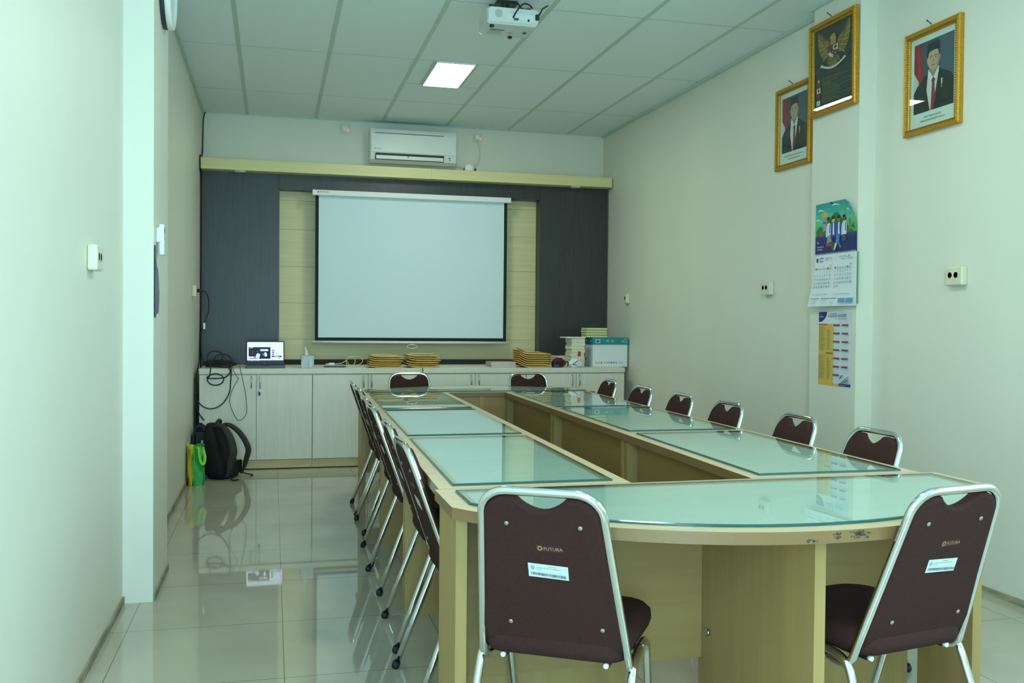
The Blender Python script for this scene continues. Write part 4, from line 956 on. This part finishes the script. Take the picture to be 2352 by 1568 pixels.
a.poly([(.69, .62), (.72, .62), (.715, .92), (.695, .92)], (150, 160, 60)); a.rect(.66, .60, .76, .66, (110, 90, 60)); a.rect(.82, .42, .88, .62, (120, 130, 100)); a.poly([(.10, .37), (.18, .35), (.2, .46), (.12, .47)], (170, 70, 90))
for (u, sk, bl) in ((.33, (110, 76, 60), (196, 206, 226)), (.45, (214, 180, 110), (58, 78, 180)), (.58, (150, 104, 84), (70, 90, 186)), (.71, (120, 84, 70), (200, 210, 230))):
    a.poly([(u-.065, .33), (u-.06, .52), (u-.02, .60), (u+.03, .60), (u+.065, .52), (u+.055, .33)], bl); a.poly([(u-.015, .36), (u-.01, .58), (u+.02, .58), (u+.022, .36)], (228, 234, 240)); a.rect(u+.018, .40, u+.038, .56, (70, 50, 110)); a.disc(u, .645, .035, .055, sk); a.disc(u-.004, .685, .037, .03, (44, 34, 30))
a.poly([(.30, .20), (.42, .22), (.40, .34), (.31, .34)], (140, 146, 150)); a.rect(.29, .14, .41, .20, (190, 60, 50)); a.poly([(.52, .18), (.60, .20), (.61, .34), (.53, .34)], (70, 130, 190)); a.poly([(.46, .04), (.50, .06), (.56, .18), (.50, .20)], (190, 200, 190)); a.poly([(.62, .08), (.66, .10), (.60, .20), (.57, .18)], (90, 110, 170)); a.poly([(.40, .10), (.47, .04), (.48, .20), (.42, .26)], (60, 90, 80)); a.poly([(.68, .2), (.78, .22), (.74, .34), (.66, .33)], (70, 80, 96))
a.text('\u201c', .06, .14, .034, (226, 230, 240)); a.text('Gerbang Ilmu', .06, .135, .0085, (226, 230, 240)); a.text('dan Budaya', .06, .085, .0085, (226, 230, 240))
a.build('picture_sheet', t)
a = Art((XC-.004, cy0+.02, 1.315), (0, -1, 0), (0, 0, 1), .42, .292, bend=lambda u, v: .004+.035*(max(0, 1-v/.29))**2*max(0, 1-u/.42))
for i in range(8):
    for j in range(8):
        u0, u1, v0, v1 = i/8, (i+1)/8, j/8, (j+1)/8
        lf = lambda v: .05*v
        a.poly([(u0+lf(v0)*(1-u0), v0), (u1+lf(v0)*(1-u1), v0), (u1+lf(v1)*(1-u1), v1), (u0+lf(v1)*(1-u0), v1)], (222, 228, 234), 1)
a.layer = 12; a.step = .00012
a.disc(.11, .90, .024, .045, (60, 66, 60)); a.disc(.11, .90, .012, .024, (150, 60, 50)); a.text('UMP', .165, .905, .014, (50, 60, 130)); a.rect(.165, .86, .25, .885, (120, 130, 160))
for k, (ch, c) in enumerate(zip('2025', ((60, 70, 90), (60, 90, 170), (220, 170, 50), (70, 140, 190)))): a.text(ch, .30+.045*k, .885, .017, c)
a.rect(.62, .91, .93, .915, (170, 178, 186)); a.rect(.66, .88, .76, .888, (150, 158, 168)); a.rect(.80, .88, .93, .888, (150, 158, 168)); a.disc(.84, .935, .012, .018, (120, 128, 140))
for k in range(6): a.rect(.62+.03*k, .93, .64+.03*k, .945, (170, 178, 186))
def month(u0, first, days, title, hol):
    a.text(title, u0+.36, .765, .0085, (206, 90, 80), align='r')
    for d in range(7):
        uu = u0+.055*d
        a.rect(uu-.017, .715, uu+.020, .742, (190, 60, 56) if d == 0 else (50, 120, 80) if d == 5 else (186, 194, 200))
    r, d = 0, first
    for k in range(1, days+1):
        a.text(str(k), u0+.055*d, .645-.072*r, .0118, (198, 74, 66) if (d == 0 or k in hol) else (66, 78, 92), align='c', l=60)
        d += 1
        if d == 7: d = 0; r += 1
    a.layer = 61
month(.10, 4, 31, 'MEI', (1, 12, 29)); month(.555, 0, 30, 'JUNI', (1, 6, 27))
a.rect(.09, .225, .42, .232, (190, 150, 150)); a.rect(.55, .225, .88, .232, (150, 160, 170))
for (u0, u1, c) in ((.06, .25, (60, 66, 90)), (.29, .47, (90, 60, 80)), (.49, .62, (60, 90, 80))): a.rect(u0, .145, u1, .155, c)
for (u0, u1) in ((.07, .22), (.30, .44)):
    for k in range(6): a.rect(u0, .125-.015*k, u1-.02*(k % 3), .129-.015*k, (186, 194, 202))
for k in range(5):
    for u0 in (.66, .82): a.rect(u0, .135-.018*k, u0+.14, .149-.018*k, (104, 148, 206))
a.rect(.49, .06, .57, .07, (110, 130, 160)); a.rect(.66, .03, .78, .036, (160, 166, 172)); a.rect(.82, .03, .95, .036, (160, 166, 172)); a.disc(.525, .025, .006, .008, (50, 54, 60))
a.build('month_sheet', t)
b = MB()
for i in range(30): y = cy0-.012-.376*i/29; b.tube([(XC-.005, y, 1.602), (XC-.010, y, 1.607), (XC-.010, y, 1.613), (XC-.005, y, 1.617)], .0011, 5)
b.build('spiral_binding', M['white'], t)
b = MB(); b.tube([(3.651, -4.115, 1.884), (3.628, -4.113, 1.892)], .0026, 8); b.lathe([(.0045, -.031), (.0045, -.028)], (3.6555, -4.113, 1.892), 'x', 10); b.build('nail', M['blackpl'], t)

# academic calendar poster -------------------------------------------
t = thing('wall_poster', 'narrow academic calendar poster stuck on the right column below the hanging calendar', 'poster')
a = Art((3.6508, -3.975, .872), (0, -1, 0), (0, 0, 1), .312, .412)
a.rect(0, 0, 1, 1, (214, 222, 228), n=2); a.rect(.6, .84, 1, 1, (200, 210, 218)); a.rect(0, .02, .475, .835, (212, 178, 92)); a.rect(.05, .1, .2, .8, (206, 170, 84)); a.rect(0, 0, .64, .028, (222, 178, 40)); a.rect(.64, 0, 1, .036, (36, 52, 128))
a.poly([(0, 1), (.26, 1), (.24, .95), (.18, .90), (.10, .87), (0, .858)], (36, 44, 116)); a.disc(.085, .965, .018, .013, (120, 130, 190)); a.text('KAMPUS', .025, .925, .0075, (220, 226, 240), maxw=.04)
a.text('KALENDER AKADEMIK', .295, .925, .018, (58, 66, 132), maxw=.175); a.text('Tahun Akademik 2024/2025', .50, .897, .0075, (200, 110, 90), maxw=.115); a.rect(.36, .975, .57, .982, (110, 116, 140))
a.rect(0, .815, .28, .838, (208, 122, 48)); a.rect(.235, .425, .475, .448, (200, 112, 44)); a.text('SEMESTER GANJIL', .02, .82, .0055, (120, 60, 20), maxw=.07); a.text('SEMESTER GENAP', .26, .43, .0055, (120, 60, 20), maxw=.06)
q = random.Random(9)
for (v0, v1) in ((.80, .48), (.415, .08)):
    v = v0
    while v > v1:
        a.rect(.03, v-.006, .06+.17*q.random()**.7+.02, v-.002, (150, 132, 74), 60)
        if v < v0-.03: a.rect(.29, v-.006, .29+.05+.06*q.random(), v-.002, (140, 120, 70), 60)
        v -= .0135
a.layer = 62
for c in range(2):
    for r in range(7):
        if c == 1 and r == 6: continue
        u0 = .49+.26*c; v = .822-.112*r; a.rect(u0, v, u0+.195, v+.012, (206, 104, 80)); a.rect(u0, v-.012, u0+.195, v, (60, 52, 110))
        for rr_ in range(5):
            for cc in range(7): a.rect(u0+.012+.026*cc, v-.030-.012*rr_, u0+.022+.026*cc, v-.025-.012*rr_, (178, 190, 206), 90)
a.layer = 91
a.poly([(.71, .10), (.80, .15), (.83, .15), (.72, .115)], (40, 130, 200)); a.poly([(.70, .085), (.74, .105), (.82, .152), (.76, .150), (.72, .125)], (40, 130, 200)); a.poly([(.72, .04), (.98, .145), (.98, .135), (.76, .04)], (150, 80, 110)); a.poly([(.78, .045), (.96, .11), (.95, .08), (.84, .045)], (130, 110, 160)); a.poly([(.90, .045), (.98, .08), (.98, .06), (.95, .045)], (160, 150, 190))
a.text('www.kampus.ac.id', .70, .013, .006, (210, 220, 240), maxw=.075); a.build('print', t)

# ================================================================= BAGS ON THE FLOOR
fabk = mat('black_nylon', (24, 24, 25), .75, noise=.15, nscale=(80, 80, 80), spec=.3); strapm = mat('strap_webbing', (52, 48, 46), .8)
t = thing('backpack', 'black backpack leaning against the left cabinet doors, shoulder straps outward', 'backpack', (.228, -1.22, 0), R(62))
b = MB(); rr = []
for (z, rx, ry, oy, ox) in ((0, .105, .075, -.025, 0), (.012, .122, .092, -.025, 0), (.08, .13, .098, -.015, 0), (.17, .125, .085, .004, 0), (.26, .112, .066, .03, -.004), (.33, .094, .052, .05, -.006), (.385, .072, .04, .066, -.008), (.412, .042, .026, .074, -.01), (.418, .014, .010, .076, -.01)):
    ring = []
    for k in range(24):
        a_ = 2*math.pi*k/24; c_, s_ = math.cos(a_), math.sin(a_); p_ = 2/3.2
        ring.append((ox+rx*math.copysign(abs(c_)**p_, c_), oy+ry*math.copysign(abs(s_)**p_, s_)+.006*math.sin(5*a_+z*30), z))
    rr.append(ring)
b.rings(rr); b.build('body', fabk, t)
MB().tube(smooth_path([(-.03, .03, .395), (-.025, .015, .425), (.0, .012, .442), (.03, .018, .43), (.035, .03, .395)], 5), .013, 8, flat=.6).build('grab_handle', strapm, t)
for sx, bow_ in ((-1, -.20), (1, -.205)):
    pth = smooth_path([(sx*.04, .03, .39), (sx*.05, -.04, .40), (sx*.08, -.12, .335), (sx*.105, bow_+.03, .22), (sx*.112, bow_+.05, .13), (sx*.11, -.135, .06), (sx*.105, -.115, .022)], 6)
    s_ = MB().tube(pth, [.010+.012*math.sin(math.pi*min(1, i/(len(pth)-1)*1.1)) for i in range(len(pth))], 10, flat=1.5).build('shoulder_strap', strapm, t)
    MB().tube(smooth_path([(sx*.105, -.12, .03), (sx*.12, -.16, .015), (sx*.14, -.19, .008), (sx*.10, -.21, .007)], 5), .005, 6, flat=1.6).build('strap_tail', fabk, s_)
b = MB(); b.box((-.11, -.125, .03), (.11, -.095, .13), .012); b.build('back_pad', fabk, t)
t = thing('black_bag', 'black round-topped bag in the corner behind the green shopping bag', 'bag', (.066, -1.03, 0))
b = MB(); rr = []
for (z, rx, ry) in ((0, .05, .07), (.015, .06, .085), (.15, .062, .085), (.28, .060, .08), (.34, .052, .07), (.38, .036, .05), (.40, .012, .02)):
    rr.append([(rx*math.cos(2*math.pi*k/20), ry*math.sin(2*math.pi*k/20), z) for k in range(20)])
b.rings(rr); b.build('body', fabk, t)
MB().tube(smooth_path([(-.045, -.088, .22), (-.045, -.085, .31), (-.02, -.078, .375), (.02, -.078, .375), (.045, -.085, .31), (.045, -.088, .22)], 5), .010, 8).build('rim_piping', mat('dark_piping', (44, 40, 42), .7), t)
MB().box((-.03, -.092, .23), (.032, -.086, .34), .004).build('mesh_pocket', mat('navy_mesh', (42, 50, 66), .8), t)
MB().box((.012, -.097, .215), (.028, -.0925, .275)).build('white_tag', M['paper'], t)
gr = mat('bright_green_laminate', (16, 160, 58), .4); lg = mat('lime_laminate', (128, 206, 50), .45); yw = mat('yellow_laminate', (214, 190, 34), .45)
t = thing('shopping_bag', 'green and yellow laminated shopping bag standing against the left wall', 'shopping bag', (.072, -1.50, 0))
def bagx(z): return 1-.10*math.sin(z/.29*math.pi)*0.5
b = MB(); b.mi = 0
def sidef(x0, y0, x1, y1, m):
    b.mi = m
    def f(u, v):
        k = 1-.06*v; x = x0+(x1-x0)*u; y = y0+(y1-y0)*u
        return (x*k+.004*math.sin(v*9+u*5), y*k-.006*math.sin(v*7+u*3), .285*v+.006*math.sin(u*6)*v)
    b.quad_grid(f, 8, 10)
hx_, hy_ = .052, .088
sidef(-.02, -hy_, hx_, -hy_, 0); sidef(-hx_, -hy_+.02, -.02, -hy_, 1); sidef(hx_, -hy_, hx_, hy_, 0); sidef(hx_, hy_, -hx_, hy_, 0); sidef(-hx_, hy_, -hx_, -hy_+.02, 1)
b.mi = 0; b.face([(-hx_, -hy_+.02, .001), (-.02, -hy_, .001), (hx_, -hy_, .001), (hx_, hy_, .001), (-hx_, hy_, .001)])
bmesh.ops.remove_doubles(b.bm, verts=b.bm.verts, dist=.0015); b.build('body', [gr, yw], t)
MB().tube([(-.012, -.094, .26), (-.006, -.097, .15), (.008, -.093, .03)], .0022, 6).build('seam_piping', lg, t)
MB().tube(smooth_path([(.018, -.088, .285), (.025, -.10, .27), (.03, -.108, .21), (.045, -.112, .165), (.062, -.106, .17), (.064, -.09, .22), (.045, -.07, .28)], 5), .0035, 8, flat=3.2).build('handle', lg, t)
MB().tube(smooth_path([(-.045, .03, .275), (-.05, .0, .30), (-.055, -.04, .31), (-.05, -.07, .285)], 5), .003, 8, flat=3).build('handle', lg, t)
b = MB(); b.quad_grid(lambda u, v: (-.045+.085*u, -.086-.008*v+.012*math.sin(u*5)*v, .27+.035*v*(.6+.4*math.sin(u*7))), 8, 4); b.build('crumpled_rim', yw, t)
a = Art((.0525, -.080, .06), (0, 1, 0), (0, 0, 1), .14, .16, step=.0012); a.N = Vector((1, 0, 0))
a.poly([(.1, .3), (.4, .5), (.5, .2), (.2, .1)], (214, 226, 214)); a.disc(.3, .7, .12, .1, (220, 120, 60)); a.rect(.5, .55, .8, .65, (230, 236, 220)); a.build('print', t)

# ================================================================= CAMERA
cam = bpy.data.cameras.new('camera'); co = bpy.data.objects.new('camera', cam); C.objects.link(co)
cam.sensor_width = 36; cam.lens = 2162.47/2352*36; cam.clip_start = .02
yaw, pitch, roll = -.2492, -.0189, -.0090
Ry = Matrix.Rotation(yaw, 3, 'Z'); Rp = Matrix.Rotation(pitch, 3, 'X'); Rr_ = Matrix.Rotation(roll, 3, 'Y')
F = Ry @ Rp @ Rr_
rt, fw_, up_ = F @ Vector((1, 0, 0)), F @ Vector((0, 1, 0)), F @ Vector((0, 0, 1))
mw = Matrix((rt, up_, -fw_)).transposed().to_4x4(); mw.translation = (.6112, -8.778, 1.2013)
co.matrix_world = mw
sc = bpy.context.scene; sc.camera = co
vs = sc.view_settings; vs.view_transform = 'Standard'; vs.look = 'None'; vs.gamma = 1.0; vs.exposure = 0.9; vs.use_curve_mapping = False
sc.cycles.max_bounces = 10; sc.cycles.transparent_max_bounces = 12; sc.cycles.diffuse_bounces = 5
